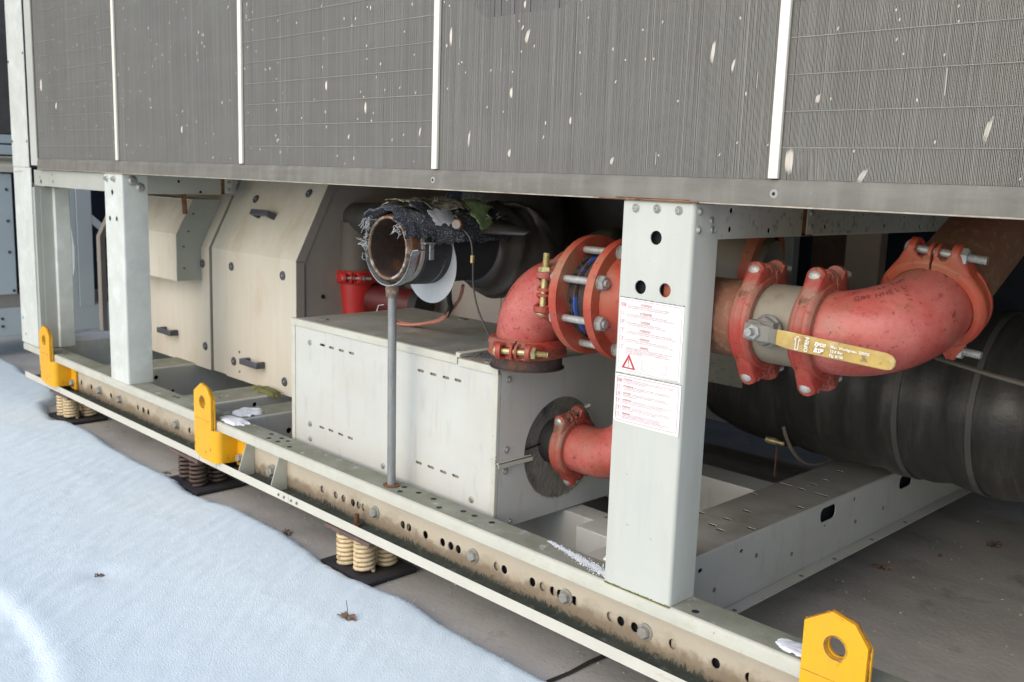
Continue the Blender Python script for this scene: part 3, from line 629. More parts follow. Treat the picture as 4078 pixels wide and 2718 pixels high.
# ================================================================== COIL BANK
t = thing('condenser_coil', 'large grey finned coil with cream separator strips across the top', 'coil', (-2.4, .02, 1.278))
SEP = [-4.080, -3.057, -2.031, -1.010]
ZT = 2.45
def fins():
    bounds = [-5.008]+SEP+[.02, 1.0]
    rows = [1.2795]+[1.34+.068*k for k in range(17)]
    for pi_ in range(6):
        m = MB(); xa, xb = bounds[pi_]+.010, bounds[pi_+1]-.010
        if pi_ == 0: xa -= .012
        x = xa; pitchx = .0026; k = 0
        while x < xb:
            jx = random.gauss(0, .00013); vs = []; fs = []
            y0 = .004+abs(random.gauss(0, .0003))
            for q, z in enumerate(rows):
                off = jx+.00012*noise.noise(V((x*40, q*3.3, pi_)))
                if pi_ == 4 and q == 0 and x < -.905 and x > -.985: off += .006*(1-abs((x+.945)/.045))
                sl = .0005*noise.noise(V((x*6, q*1.7, 4)))
                vs += [(x+off, y0, z), (x+off+.0009, y0, z), (x+off+.0009, y0+.014, z)]
            n = len(rows)
            for q in range(n-1):
                fs += [(3*q, 3*q+1, 3*q+4, 3*q+3), (3*q+1, 3*q+2, 3*q+5, 3*q+4)]
            m.add(vs, fs); x += pitchx
        m.build('fin_panel', M_fin, t, smooth=False, recalc=False)
        if pi_ in (0, 2, 4):
            m = MB()
            for k in range(1, 17):
                if pi_ == 4 and k % 1: continue
                z = rows[k]; hh = .0006 if pi_ < 4 else .0004; m.box(xa, xb, .0020, .0032, z-hh, z+hh)
            m.build('tube_line', M_tubeline, t)
fins()
m = MB(); m.box(-5.02, 1.0, .018, .03, 1.279, ZT); m.build('coil_core', M_backcoil, t)  # dark sheet; its colour puts shade into the gaps between fins
for x in SEP+[.02]:
    m = MB(); m.box(x-.0105, x+.0105, -.006, .003, 1.281, ZT); m.build('separator', M_sep, t, bevel=.0015)
m = MB(); m.box(-5.022, -5.008, 0, .016, 1.28, ZT); m.build('end_strip', M_galv, t)
# sill under the coil
m = MB()
pr = [(-.004, 1.2300), (-.004, 1.2660), (-.002, 1.2700), (.003, 1.2790), (.04, 1.2790), (.04, 1.232), (.0, 1.2300)]
m.add([(x, y, z) for x in (-5.012, 1.0) for y, z in pr], [(i, i+1, 8+i, 7+i) for i in range(6)]+[(6, 0, 7, 13)]+[tuple(range(7)), tuple(range(13, 6, -1))])
m.build('sill', M_galv, t, ang=20)
m = MB(); m.box(-5.012, 1.0, -.007, .05, 1.2265, 1.2297); m.build('sill_ledge', M_ledge, t, bevel=.0008)
m = MB(); m.box(-1.445, -1.175, -.0082, -.002, 1.2262, 1.2292); m.box(-1.34, -1.33, -.009, -.004, 1.2260, 1.2300); m.box(-1.40, -1.20, -.0044, -.002, 1.2297, 1.2325); m.build('lap_joint', M_rust, t)
for x in (-1.005, -2.035):
    m = MB(); m.use(M_tubeline); m.lathe([(0, .009), (-.0008, .008), (-.0008, .0035), (.001, .003), (.001, 0)], (x, -.0042, 1.252), Y_, 14)
    m.use(M_hole); m.cyl((x, -.006, 1.252), (x, -.003, 1.252), .0032, 10); m.build('rivet_hole', M_hole, t)
# dark oval badge opening at the top
m = MB(); m.plate(rrect(-1.895, -1.545, 1.655, 1.95, .06, 8), [], X_, Z_, (0, 0, 0), -.0062, -.0046); m.build('dark_patch', M_hole, t, smooth=False)
# bent fins; the light they catch is put into their pale colour
def flecks():
    m = MB()
    def fleck(m, x, z, l, w_, tilt):
        n = 5; 
        for q in range(max(1, int(w_/.0026))):
            ox = (q-(w_/.0052))*.0026; ll = l*(1-.5*abs(ox)/(w_+1e-6))
            vs = []
            for i in range(n+1):
                tt = i/n-.5; ww = .0011*(1-(2*tt)**2)+.0001; cx = x+ox+tilt*tt*ll
                vs += [(cx-ww, .0026-.0008*(1-(2*tt)**2), z+tt*ll), (cx+ww, .0034, z+tt*ll)]
            m.add(vs, [(2*i, 2*i+1, 2*i+3, 2*i+2) for i in range(n)])
    for x, z, l, w_, tl in [(-4.93, 1.62, .06, .018, 0), (-1.98, 1.62, .05, .008, 0), (-1.70, 1.60, .035, .012, .3), (-1.17, 1.53, .05, .008, .1), (-.98, 1.315, .055, .016, 0), (-.83, 1.29, .03, .012, .5), (-.62, 1.37, .045, .010, .2), (-1.75, 1.325, .022, .008, .1), (-1.55, 1.40, .022, .007, 0), (-1.42, 1.31, .020, .009, .3), (-1.9, 1.36, .045, .006, .1), (-1.12, 1.50, .03, .006, .2), (-1.75, 1.47, .030, .008, 0), (-2.1, 1.38, .028, .006, .2), (-.93, 1.43, .02, .010, .2), (-2.55, 1.52, .03, .01, 0), (-3.5, 1.40, .03, .01, 0), (-4.75, 1.52, .035, .012, .2), (-2.35, 1.45, .035, .009, 0)]:
        m = MB(); fleck(m, x, z, l, w_, tl); m.build('bent_fin', M_bent, t, smooth=False, recalc=False)
    rest = MB()
    for i in range(360):
        x = -4.98+4.75*random.random()**.85; z = 1.29+.75*random.random(); s = random.random()**3
        if i < 75: m = MB(); s = .10+.55*random.random()**2.5
        else: m = rest; s *= .35
        fleck(m, x, z, .007+.022*s, .003+.006*s*random.random(), random.uniform(-.1, .5))
        if i < 75: m.build('bent_fin', M_bent, t, smooth=False, recalc=False)
    rest.build('bent_fin_speckle', M_bent, t, smooth=False, recalc=False)['kind'] = 'stuff'
    m = MB()
    for i in range(24):
        x = -4.9+4.3*random.random(); z = 1.30+.5*random.random(); l = random.uniform(.02, .06); m = MB()
        m.add([(x-.001, .0028, z), (x+.001, .0028, z), (x+.001, .0028, z+l), (x-.001, .0028, z+l)], [(0, 1, 2, 3)])
        m.build('scratch', M_tubeline, t, smooth=False)
flecks()
m = MB(); m.box(-5.36, 1.2, .055, 2.3, 1.2345, 1.239); m.box(-5.36, 1.2, .05, 2.3, 2.44, 2.5); m.box(-5.368, -5.362, .17, 2.3, 1.24, 2.5); m.box(-5.36, 1.2, 2.3, 2.32, 1.24, 2.5); m.build('shade_casing', M_galv, t)  # added closed deck and tray, unseen, to cast shade on the interior

# ================================================================== LIFTING LUGS
def lug(label, x0, dz=0, partial=False):
    """front plate w/ eye, channel foot bolted to the web"""
    W = .132; t = thing('lifting_lug', label, 'lifting lug', (x0+.1, 0, .15), 'yellow lifting lugs on the base rail')
    x1 = x0+W; zt = .466; zb = .178
    m = MB()
    outer = [(x0, zb), (x1, zb), (x1, .415), (x0+W*.80, .455), (x0+W*.55, zt), (x0+W*.32, zt-.001), (x0, .425)]
    outer = [(x0, zb+.01), (x0+.06, zb-.004), (x1, zb-.004), (x1, .418), (x0+W*.78, .455), (x0+W*.42, zt), (x0, .430)]
    m.plate(outer, [circ(x0+W*.52, .396, .021, 28)], X_, Z_, (0, -.012, 0), 0, .010)
    m.build('eye_plate', M_yel, t, bevel=.0012)
    m = MB(); out2 = [(x0+.004, .30), (x1+.004, .30), (x1+.004, .414), (x0+W*.8, .449), (x0+W*.45, zt-.004), (x0+.004, .425)]
    m.plate(out2, [circ(x0+W*.52+.001, .396, .0205, 28)], X_, Z_, (0, -.0115, 0), -.008, -.0005); m.build('rear_plate', M_yel, t, bevel=.001)
    m = MB()
    for lp in (outer[3:], ):
        pass
    o_ = outer; k = len(o_)
    for i in range(2, k):
        a, b = o_[i], o_[(i+1) % k]; dd = V((b[0]-a[0], 0, b[1]-a[1])); n_ = max(3, int(dd.length/.004))
        for j in range(n_):
            p = V((a[0], 0, a[1]))+dd*(j+.5)/n_; r_ = random.uniform(.0008, .0026)
            m.obox((p.x, -.0118, p.z), (dd.normalized(), Y_, dd.normalized().cross(Y_)), .0024, .0012, r_)
    m.build('rusty_edge', M_edge, t); m = MB()
    m.lathe([(-.0002, .0206), (-.0008, .0211), (-.0008, .0238), (0, .0248)], (x0+W*.52, -.0222, .396), Y_, 30); m.build('hole_rim', M_edge, t)
    # curved foot: plate corner turning back to the web
    m = MB(); n = 8; R = .030; pr = [(x1-.01, -.0225)]+[(x1+R*sin(pi/2*i/n)*1.3, -.0225+R-R*cos(pi/2*i/n)) for i in range(n+1)]+[(x1+.042, .066)]
    zb2, zt2 = zb-.004, .297
    inn = [(x-.006, y+.006) for x, y in pr]
    # vertical sheet
    kk = len(pr); vs = [(x, y, zb2) for x, y in pr]+[(x, y, zt2) for x, y in pr]+[(x-.007, y+.005, zb2) for x, y in pr]+[(x-.007, y+.005, zt2) for x, y in pr]
    fs = []
    for i in range(kk-1):
        fs += [(i, i+1, kk+i+1, kk+i), (2*kk+i+1, 2*kk+i, 3*kk+i, 3*kk+i+1), (kk+i, kk+i+1, 3*kk+i+1, 3*kk+i), (i+1, i, 2*kk+i, 2*kk+i+1)]
    m.add(vs, fs); m.build('curved_foot', M_yel, t, ang=60)
    m = MB(); m.box(x1+.036, x1+.100, .062, .073, .160, .296); m.build('foot_flange', M_yel, t, bevel=.0015)
    m = MB(); m.cyl((x1+.066, .062, .192), (x1+.066, .058, .192), .019, 20); m.hexh((x1+.066, .058, .192), (0, -1, 0), .0155, .013); m.build('bolt', M_bolt, t)
    m = MB(); m.box(x0+.002, x1-.004, -.0226, -.0220, .328, .3290); m.build('weld_line', M_edge, t)
    return t
lg = lug('yellow lifting lug in the middle distance, left of the grey box', -3.405)
copy_thing(lg, (-5.050+.1, 0, .15), 'smallest yellow lifting lug, at the far left under the corner post')
copy_thing(lg, (-.855+.1, .0, .152), 'large yellow lifting lug cut off by the bottom right of the picture')

# ================================================================== SPRING MOUNTS
def spring_mount(label, x0, ms, n_turn=7, wr=.0066, ztop=.130):
    t = thing('spring_mount', label, 'spring mount', (x0+.12, .09, 0), 'spring mounts under the base rail')
    m = MB(); m.box(x0, x0+.240, -.006, .155, ztop, .1425); m.build('top_plate', M_plate, t, bevel=.001)
    m = MB(); m.box(x0-.015, x0+.245, -.012, .185, .006, .016); m.box(x0-.012, x0+.242, -.010, .183, .0005, .006); m.build('base_plate', M_dark, t, bevel=.001)
    for cx in (x0+.062, x0+.155):
        for cy in (.040, .128):
            R = .0365-wr; p = []; tot = n_turn*16
            hgt = ztop-.016-2*wr*.8
            a0 = random.uniform(0, 6)
            for i in range(tot+1): p.append((cx+R*cos(a0+2*pi*i/16), cy+R*sin(a0+2*pi*i/16), .016+wr*.8+hgt*i/tot))
            m = MB(); m.tube(p, wr, 8); m.cyl((cx, cy, .016), (cx, cy, ztop), .017, 12) if False else None
            m.build('spring', ms, t, ang=80)
    return t
s1 = spring_mount('cream coil spring mount half buried by snow, right of centre under the rail', -2.545, M_spring)
spring_mount('dark rusty spring mount under the rail near the middle yellow lug', -3.66, M_dspring, 6, .0062)
copy_thing(s1, (-5.00+.12, .095, 0), 'farthest cream spring mount, under the far left yellow lug')

# ================================================================== GREY BOX
t = thing('grey_metal_box', 'large light grey sheet metal box with slotted front, left of the foreground post', 'box', (-2.41, .38, .275))
bx0, bx1, by0, by1, bz0, bz1 = -2.937, -1.885, .12, .66, .278, .752
sl = [(-2.749, .685), (-2.695, .684), (-2.638, .683), (-2.580, .683), (-2.752, .397), (-2.697, .398), (-2.640, .397), (-2.584, .396), (-2.223, .684), (-2.165, .683), (-2.107, .683), (-2.054, .684), (-2.225, .397), (-2.168, .397), (-2.110, .396), (-2.055, .397)]
m = MB(); m.plate([(bx0, bz0), (bx1-.018, bz0), (bx1-.018, bz1-.004), (bx0, bz1-.004)], [slot(x, z, .0110, .0042, 5) for x, z in sl], X_, Z_, (0, by0, 0), -.003, 0); m.build('front_panel', M_box, t, smooth=False)
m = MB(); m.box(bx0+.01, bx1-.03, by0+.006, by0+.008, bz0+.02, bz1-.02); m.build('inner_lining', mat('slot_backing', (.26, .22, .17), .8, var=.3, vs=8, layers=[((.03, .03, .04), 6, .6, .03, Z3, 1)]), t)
m = MB(); m.box(bx0, bx0+.022, by0-.003, by0-.0002, bz0, bz1-.014); m.build('left_edge_strip', M_lip, t, bevel=.001)
m = MB(); m.box(bx1-.018, bx1, by0-.0035, by0+.012, bz0, bz1-.022); m.build('corner_strip', M_lip, t, bevel=.003, seg=3)
# end wall with round opening
m = MB(); m.plate([(by0+.0125, bz0), (by1, bz0), (by1, bz1-.003), (by0+.0125, bz1-.003)], [circ(.384, .478, .153, 56)], Y_, Z_, (bx1, 0, 0), -.003, 0); m.build('end_panel', M_box, t, smooth=False)
m = MB(); m.lathe([(-.008, 0), (-.006, .06), (-.012, .12), (-.004, .154), (-.02, .156)], (bx1, .384, .478), X_, 64, fn=lambda a, tt: 1+.012*sin(7*a)+.008*sin(17*a)+(.04 if a > 4.3 and a < 5.2 else 0)*0)
m.build('insulation_ring', M_wool, t, ang=80)
m = MB()
m.add([(bx1+.001, .235, .500), (bx1+.001, .235, .492), (bx1-.001, .34, .504), (bx1-.001, .34, .512), (bx1+.0012, .29, .505)], [(0, 1, 2, 3, 4)]); m.build('wool_split', M_hole, t, smooth=False)
m = MB(); n = 90
for i in range(n):
    a = pi+pi*i/n*1.0; r_ = .153; y = .384+r_*cos(a); z = .478+r_*sin(a); l = random.uniform(.002, .009)
    m.add([(bx1+.0006, y, z+.003), (bx1+.0006, y+.006, z+.003), (bx1+.002, y+.003+random.uniform(-.003, .003), z-l)], [(0, 1, 2)])
m.build('wool_fringe', M_wool, t, smooth=False)
m = MB(); m.box(bx0, bx1, by0+.001, by1, bz1-.004, bz1); m.build('lid', M_top, t)
m = MB(); m.box(bx0-.003, -2.055, by0-.0055, by0-.001, bz1-.020, bz1+.0035); m.box(bx0-.003, -2.055, by0-.001, by0+.012, bz1+.0002, bz1+.0035); m.build('lid_fold', M_lip, t, bevel=.0015)
m = MB(); m.box(-2.045, bx1+.001, by0-.0050, by0-.001, bz1-.024, bz1-.002); m.build('right_lid_fold', M_lip, t, bevel=.0012)
# small folded channel on the lid and catch on the end
m = MB(); m.box(-2.062, -2.046, by0-.004, .30, bz1+.0005, bz1+.014); m.box(-2.046, -2.040, by0-.004, .30, bz1+.010, bz1+.0142); m.build('folded_channel', M_lip, t, bevel=.001)
m = MB(); m.box(bx1+.0005, bx1+.012, .118, .256, .474, .478); m.box(bx1+.010, bx1+.012, .118, .256, .462, .478); m.box(bx1-.02, bx1+.004, by0-.008, by0-.004, .476, .486); m.build('catch_rail', M_lip, t, bevel=.0008)
for x, z in [(-2.825, .683), (-2.824, .395), (-2.822, .343), (-2.404, .344), (-1.983, .344)]:
    m = MB(); m.lathe([(0, .0105), (-.002, .010), (-.003, .006)], (x, by0, z), Y_, 16); m.hexh((x, by0-.002, z), (0, -1, 0), .006, .005); m.build('screw', M_bolt, t)
for y, z in [(.160, .711), (.159, .509), (.157, .446), (.180, .292)]:
    m = MB(); m.lathe([(0, .0105), (.002, .010), (.003, .006)], (bx1, y, z), X_, 16); m.hexh((bx1+.002, y, z), (1, 0, 0), .006, .005); m.build('screw', M_bolt, t)
for x, y in [(-2.86, .20), (-2.12, .19), (-2.6, .62), (-1.95, .145)]:
    m = MB(); m.lathe([(0, .017), (.003, .016), (.004, .010), (.002, .008), (.002, 0)], (x, y, bz1), Z_, 16); m.build('grommet', M_galv, t)
m = MB()
for i in range(50):
    x = -2.0+random.gauss(0, .03); y = .20+random.gauss(0, .02); m.obox((x, y, bz1+.003), (V((1, random.random(), 0)).normalized(), V((-random.random(), 1, .3)).normalized(), Z_), .005*random.random()+.001, .002, .0015)
m.build('debris', M_dgrey, t)

# ================================================================== CREAM CABINETS
def cabinet(label, x0, x1, y, screws, handles, sideface, strip=None, name='cream_cabinet'):
    t = thing(name, label, 'cabinet', ((x0+x1)/2, y+.4, .32), None)
    z0, zf, z1 = .322, .900, 1.232; yb = 1.25
    sy = (z1-zf)*.50
    m = MB(); m.box(x0, x1, y, y+.004, z0, zf-.001); m.build('lower_panel', M_cream, t)
    m = MB(); m.add([(x0, y, zf-.001), (x1, y, zf-.001), (x1, y+sy, z1), (x0, y+sy, z1), (x0, y+.005, zf-.001), (x1, y+.005, zf-.001), (x1, y+sy+.005, z1), (x0, y+sy+.005, z1)], [(0, 1, 2, 3), (7, 6, 5, 4), (1, 5, 6, 2), (0, 3, 7, 4), (3, 2, 6, 7)]); m.build('sloping_panel', M_cream, t)
    side = [(y+.004, z0), (yb, z0), (yb, z1), (y+sy+.004, z1), (y+.004, zf)]
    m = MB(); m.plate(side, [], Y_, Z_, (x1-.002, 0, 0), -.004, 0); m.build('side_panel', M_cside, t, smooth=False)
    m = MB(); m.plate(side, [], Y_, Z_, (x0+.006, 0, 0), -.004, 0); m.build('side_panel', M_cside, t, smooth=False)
    m = MB(); m.box(x0+.01, x1-.01, yb, yb+.004, z0, z1); m.build('back_panel', M_cside, t)
    if sideface:
        m = MB(); n1 = .04
        m.plate([(y+.0005, z0), (y+n1, z0), (y+n1, zf-.012), (y+n1+sy, z1), (y+sy+.0005, z1), (y+.0005, zf)], [], Y_, Z_, (x1, 0, 0), -.001, .0015); m.build('side_edge', M_cside, t, smooth=False)
        m = MB(); m.box(x1+.001, x1+.0024, y+n1, y+n1+.002, z0, zf-.012); m.box(x1+.0014, x1+.0022, y, y+n1, zf-.007, zf-.005); m.build('seam', M_hole, t)
        m = MB(); m.cyl((x1, y+.13, .745), (x1+.003, y+.13, .745), .009, 12); m.build('hole', M_hole, t)
    for x, z in screws:
        yy = y-.001; d = V((0, -1, 0))
        if z > zf: k = (z-zf)/(z1-zf); yy = y+sy*k-.001; d = V((0, -(z1-zf), sy)).normalized()
        m = MB(); m.use(M_dgrey); m.lathe([(0, .020), (.004, .0185), (.006, .014), (.006, .010), (.003, .009), (.003, 0)], (x, yy, z), d, 20); m.use(M_bolt); m.cyl(V((x, yy, z)), V((x, yy, z))+d*.006, .005, 6); m.build('fastener', M_dgrey, t)
    for x, z in handles:
        yy = y; up_ = Z_.copy(); d = V((0, -1, 0))
        if z > zf: k = (z-zf)/(z1-zf); yy = y+sy*k; d = V((0, -(z1-zf), sy)).normalized(); up_ = V((0, sy, z1-zf)).normalized()
        c = V((x, yy, z)); m = MB()
        for s_ in (-1, 1): m.obox(c+X_*s_*.062+d*.018, (X_, d, up_), .010, .018, .014)
        m.obox(c+d*.040, (X_, d, up_), .074, .006, .0135)
        m.build('handle', M_dgrey, t, bevel=.004)
    m = MB()
    for z in (.36, .45): m.cyl((x0+.12, y, z), (x0+.12, y-.002, z), .006, 8)
    m.build('small_rivet', M_rust, t)
    return t
YC = .45
c2_ = cabinet('cream steel cabinet with a sloping top, nearest to the grey box', -4.030, -3.440, YC, [(-3.97, .83), (-3.54, .83), (-3.96, .40), (-3.53, .38), (-3.95, 1.13), (-3.55, 1.17)], [(-3.76, .425), (-3.80, 1.06)], True)
m = MB(); m.box(-4.175, -4.034, YC+.012, YC+.016, .322, .9); m.add([(-4.175, YC+.012, .9), (-4.034, YC+.012, .9), (-4.034, YC+.012+.166, 1.232), (-4.175, YC+.012+.166, 1.232)], [(0, 1, 2, 3)]); m.build('cover_strip', M_cream, c2_)
c1_ = cabinet('farther cream steel cabinet with a boxy hood on its front, behind the narrow post', -5.25, -4.182, YC, [(-4.24, .82), (-4.23, .43)], [(-4.58, .455)], False)
m = MB(); yh = .33; hx0, hx1 = -4.95, -4.256
m.box(hx0, hx1-.002, yh, yh+.003, .742, .958)
m.add([(hx0, yh, .958), (hx1-.002, yh, .958), (hx1-.002, yh+.085, 1.113), (hx0, yh+.085, 1.113)], [(0, 1, 2, 3)]); m.box(hx0, hx1, yh+.084, YC+.13, 1.112, 1.116); m.build('hood_front', M_cream, c1_, smooth=False)
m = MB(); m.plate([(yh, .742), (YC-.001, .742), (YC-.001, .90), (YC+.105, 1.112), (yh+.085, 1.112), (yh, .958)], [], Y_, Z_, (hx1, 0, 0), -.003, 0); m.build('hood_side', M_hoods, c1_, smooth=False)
m = MB()
for y, z in [(.395, 1.05), (.37, .97), (.345, .9), (.345, .80)]: m.cyl((hx1, y+.02, z), (hx1+.002, y+.02, z), .005, 8)
m.build('hood_rivet', M_dgrey, c1_)
m = MB(); m.tube([(-4.10, .30, 1.155), (-4.10, .295, 1.13), (-4.08, .29, 1.06)], .011, 8); tag(m.build('rusty_stub', M_rust, None, loc=(-4.09, .295, 1.1)), 'short rusty orange rod end hanging beside the narrow left post', 'rod')
# narrow panel edge left of narrow post
m = MB(); m.plate([(.44, .34), (.47, .34), (.47, .86), (.60, 1.13), (.57, 1.13), (.44, .87)], [], Y_, Z_, (-5.46, 0, 0), 0, .05)
m.build('edge_frame', M_cside, c1_, bevel=.003)

# ================================================================== PIPE COUPLINGS
def coupling(label, c, d, u, R, bolt=M_brass, mt=M_red, width=.050, lugs=(1, -1), text=None, s=1.0, nut=1):
    c = V(c); d = V(d).normalized(); u = V(u); u = (u-d*u.dot(d)).normalized(); w_ = d.cross(u)
    t = thing('pipe_coupling', label, 'coupling', c, 'red grooved pipe couplings')
    hw = width/2; o = .022*s
    prof = [(-hw, R+.001), (-hw, R+o*.62), (-hw*.80, R+o*.86), (-hw*.62, R+o), (-hw*.38, R+o), (-hw*.30, R+o*.90), (hw*.30, R+o*.90), (hw*.38, R+o), (hw*.62, R+o), (hw*.80, R+o*.86), (hw, R+o*.62), (hw, R+.001)]
    for sg in (1, -1):
        m = MB(); g0 = .022
        a0 = g0 if sg > 0 else pi+g0; a1 = pi-g0 if sg > 0 else 2*pi-g0
        m.lathe(prof, c, d, 40, a0, a1, ref=u, close=True)
        for lu in lugs:
            U = u*lu
            er = .0225*s; cr = R+.026*s; W = w_*sg; n = 10
            # split-line ear, thin and rounded
            pts = [(-.027*s, R-.004)]+[(er*.92*cos(pi-pi*i/n), cr-.004*s+er*.9*sin(pi-pi*i/n)) for i in range(n+1)]+[(.027*s, R-.004)]
            N = d.cross(U); sw = 1 if (N.dot(w_)*sg) > 0 else -1
            m.plate(pts, [], d, U, c, *((.003*s, .010*s) if sw > 0 else (-.010*s, -.003*s)))
            # boss under the bolt head, blending down into the ring
            hv = []
            for ww in (.034*s, .047*s):
                hv += [c+W*ww+U*(cr+er*sin(2*pi*i/14))+d*(er*cos(2*pi*i/14)) for i in range(14)]
            hv += [c+W*.034*s+U*(R-.002)+d*q*hw*.9 for q in (-1, 1)]+[c+W*.047*s+U*(R-.012)+d*q*hw*.85 for q in (-1, 1)]
            for al, rr, k_ in ((.62, R+o*.95, .80), (.82, R+o*.90, .60), (.95, R+o*.75, .30)):
                hv += [c+W*(rr*sin(al))+U*(rr*cos(al))+d*q*hw*k_ for q in (-1, 1)]
            hv += [c+W*((R-.004)*sin(.8))+U*((R-.004)*cos(.8))+d*q*hw*.7 for q in (-1, 1)]
            bh = bmesh.new(); bvs = [bh.verts.new(p) for p in hv]; res = bmesh.ops.convex_hull(bh, input=bvs)
            bmesh.ops.delete(bh, geom=[v for v in bh.verts if not v.link_faces], context='VERTS')
            bmesh.ops.dissolve_limit(bh, angle_limit=.05, verts=bh.verts, edges=bh.edges)
            bh.verts.ensure_lookup_table(); bh.verts.index_update()
            m.add([v.co.copy() for v in bh.verts], [[v.index for v in f.verts] for f in bh.faces]); bh.free()
            # side walls of the bolt pocket
            sh = [(.004*s, R-.004), (.004*s, cr-.002*s), (.010*s, cr+.004*s), (.018*s, cr-.006*s), (.026*s, cr-.004*s), (.036*s, cr+er*.6), (.036*s, R-.006)]
            for off in (-.0225*s, .0155*s):
                N2 = W.cross(U); sg2 = 1 if N2.dot(d) > 0 else -1
                t0 = off*sg2; t1 = (off+.007*s)*sg2
                m.plate(sh, [], W, U, c, min(t0, t1), max(t0, t1))
        m.build('housing_half', mt, t, bevel=.003, ang=50, seg=3)
    for lu in lugs:
        p = c+u*lu*(R+.026*s); m = MB()
        m.cyl(p-w_*.048*s, p+w_*.048*s, .0085*s, 14)
        q = -w_*nut
        m.lathe([(0, .0155*s), (.006*s, .0155*s), (.011*s, .011*s), (.0125*s, .004*s), (.0125*s, 0)], p+q*.0465*s, q, 20)
        q = w_*nut
        m.hexh(p+q*.0465*s, q, .0175*s, .015*s); 
        L = .034*s; k = 9
        pr = []
        for i in range(k): pr += [(.061*s+L*i/k, .0085*s), (.061*s+L*(i+.5)/k, .0070*s)]
        m.lathe(pr+[(.061*s+L, .0075*s), (.061*s+L, 0)], p, q, 14)
        m.build('bolt', bolt, t, ang=40)
    if text:
        m = MB()
        for (body, ang, tt, size) in text:
            # characters laid round the ring
            e = u; g_ = d.cross(e); a = ang
            for ch in body:
                rad_ = e*cos(a)+g_*sin(a); tan = -e*sin(a)+g_*cos(a)
                m.text(ch, size, c+rad_*(R+o+.0004)+d*tt, tan, -d if True else d); a += size*.72/(R+o)
        m.build('lettering', M_inkd, t, smooth=False, recalc=False)
    return t
PZ = .970; PY = .19; PR = .0875
tx1 = [('GRINNELL 6"', 1.25, -.008, .0085)]
coupling('red coupling just right of the foreground post', (-1.122, PY, PZ), X_, (-.08, 0, 1), PR, M_bolt, M_red, nut=-1)
coupling('red coupling between the grey dusty pipe and the big faded elbow', (-.980, PY, PZ), X_, (-.08, 0, 1), PR, M_bolt, M_red, nut=-1)
D2 = V((0, .891, .454))
XE, RE = -.955, .142
EC = V((XE, PY, PZ))+D2*RE     # centre of the bend
ELB = EC+X_*RE                  # end of the elbow
coupling('large orange red coupling at the upper right, between elbow and brown pipe', ELB+D2*.024, D2, (.12, -.454, .891), PR, M_bolt, M_fl, nut=1, s=1.05, width=.056)
# elbow with bend
def elbow(name, label, O, d0, d1, R, r, mt, n=20, fl=.012, ext0=.02, ext1=.01, lettering=None):
    """starts at O heading d0, turns into d1 with bend radius R"""
    t = thing(name, label, 'pipe elbow', O, 'red pipe elbows')
    O = V(O); d0 = V(d0); d1 = V(d1); C_ = O+d1*R; P = [O-d0*ext0]
    P = [O-d0*ext0]+[C_-d1*R*cos(a)+d0*R*sin(a) for a in [pi/2*i/n for i in range(n+1)]]+[C_+d0*R+d1*ext1]
    bulge = [r*(1+.035*sin(pi*max(0, min(1, (i-1)/n)))) for i in range(len(P))]
    m = MB(); m.tube(P, bulge, 40, cap=False); m.build('bend', mt, t, ang=60)
    m = MB(); m.lathe([(0, r), (-.004, r+.004), (-.012, r+.004), (-.014, r)], P[0]+d0*.012, d0, 40); m.build('collar', mt, t)
    if lettering:
        m = MB()
        for (body, size, cc, A, B) in lettering: m.text(body, size, cc, A, B)
        m.build('lettering', M_inkd, t, smooth=False, recalc=False)
    return t
def curved_text(body, size, O, d0, d1, R, r, a_start, phi, step_sign=1, gap=.82):
    """letters following the outside of a bend: list of (char,size,pos,A,B)"""
    out = []; O = V(O); d0 = V(d0); d1 = V(d1); C_ = O+d1*R; a = a_start; w2 = d0.cross(d1)
    for ch in body:
        rd = -d1*cos(a)+d0*sin(a); tn = d1*sin(a)+d0*cos(a)
        nrm = rd*cos(phi)+w2*sin(phi); B_ = (rd*-sin(phi)+w2*cos(phi))
        pos = C_+rd*R+nrm*(r*1.035+.0012)
        A_ = tn*step_sign; B2 = nrm.cross(A_)
        out.append((ch, size, pos, A_, B2)); a += step_sign*size*gap/(R+r*cos(phi))
    return out
O_ = (XE, PY, PZ)
lt = []
for ph in (1.0,):
    w2 = X_.cross(D2)
lt += curved_text('GRINNELL', .017, O_, X_, D2, RE, PR, .38, 1.35) + curved_text('6"  168.3MM', .012, O_, X_, D2, RE, PR, .36, 1.62)
elbow('pipe_elbow', 'biggest red elbow, faded, with pink highlights in its paint, right of the foreground post', O_, X_, D2, RE, PR, M_redel, ext0=.012, ext1=.01, lettering=lt)
m = MB(); m.cyl(ELB+D2*.03, ELB+D2*1.25, PR, 36); tag(m.build('riser_pipe', M_brown, None, loc=tuple(ELB)), 'brown pipe slanting up and back from the big faded elbow', 'pipe')
m = MB(); m.cyl((-1.122, PY, PZ), (-.970, PY, PZ), PR, 40); tag(m.build('pipe_spool', M_gpipe, None, loc=(-1.08, PY, PZ)), 'short dusty grey brown pipe between two red couplings', 'pipe')
m = MB(); m.cyl((-1.50, PY, PZ), (-1.130, PY, PZ), PR, 40); tag(m.build('pipe_spool', M_brown, None, loc=(-1.3, PY, PZ)), 'brown pipe emerging from behind the foreground post', 'pipe')

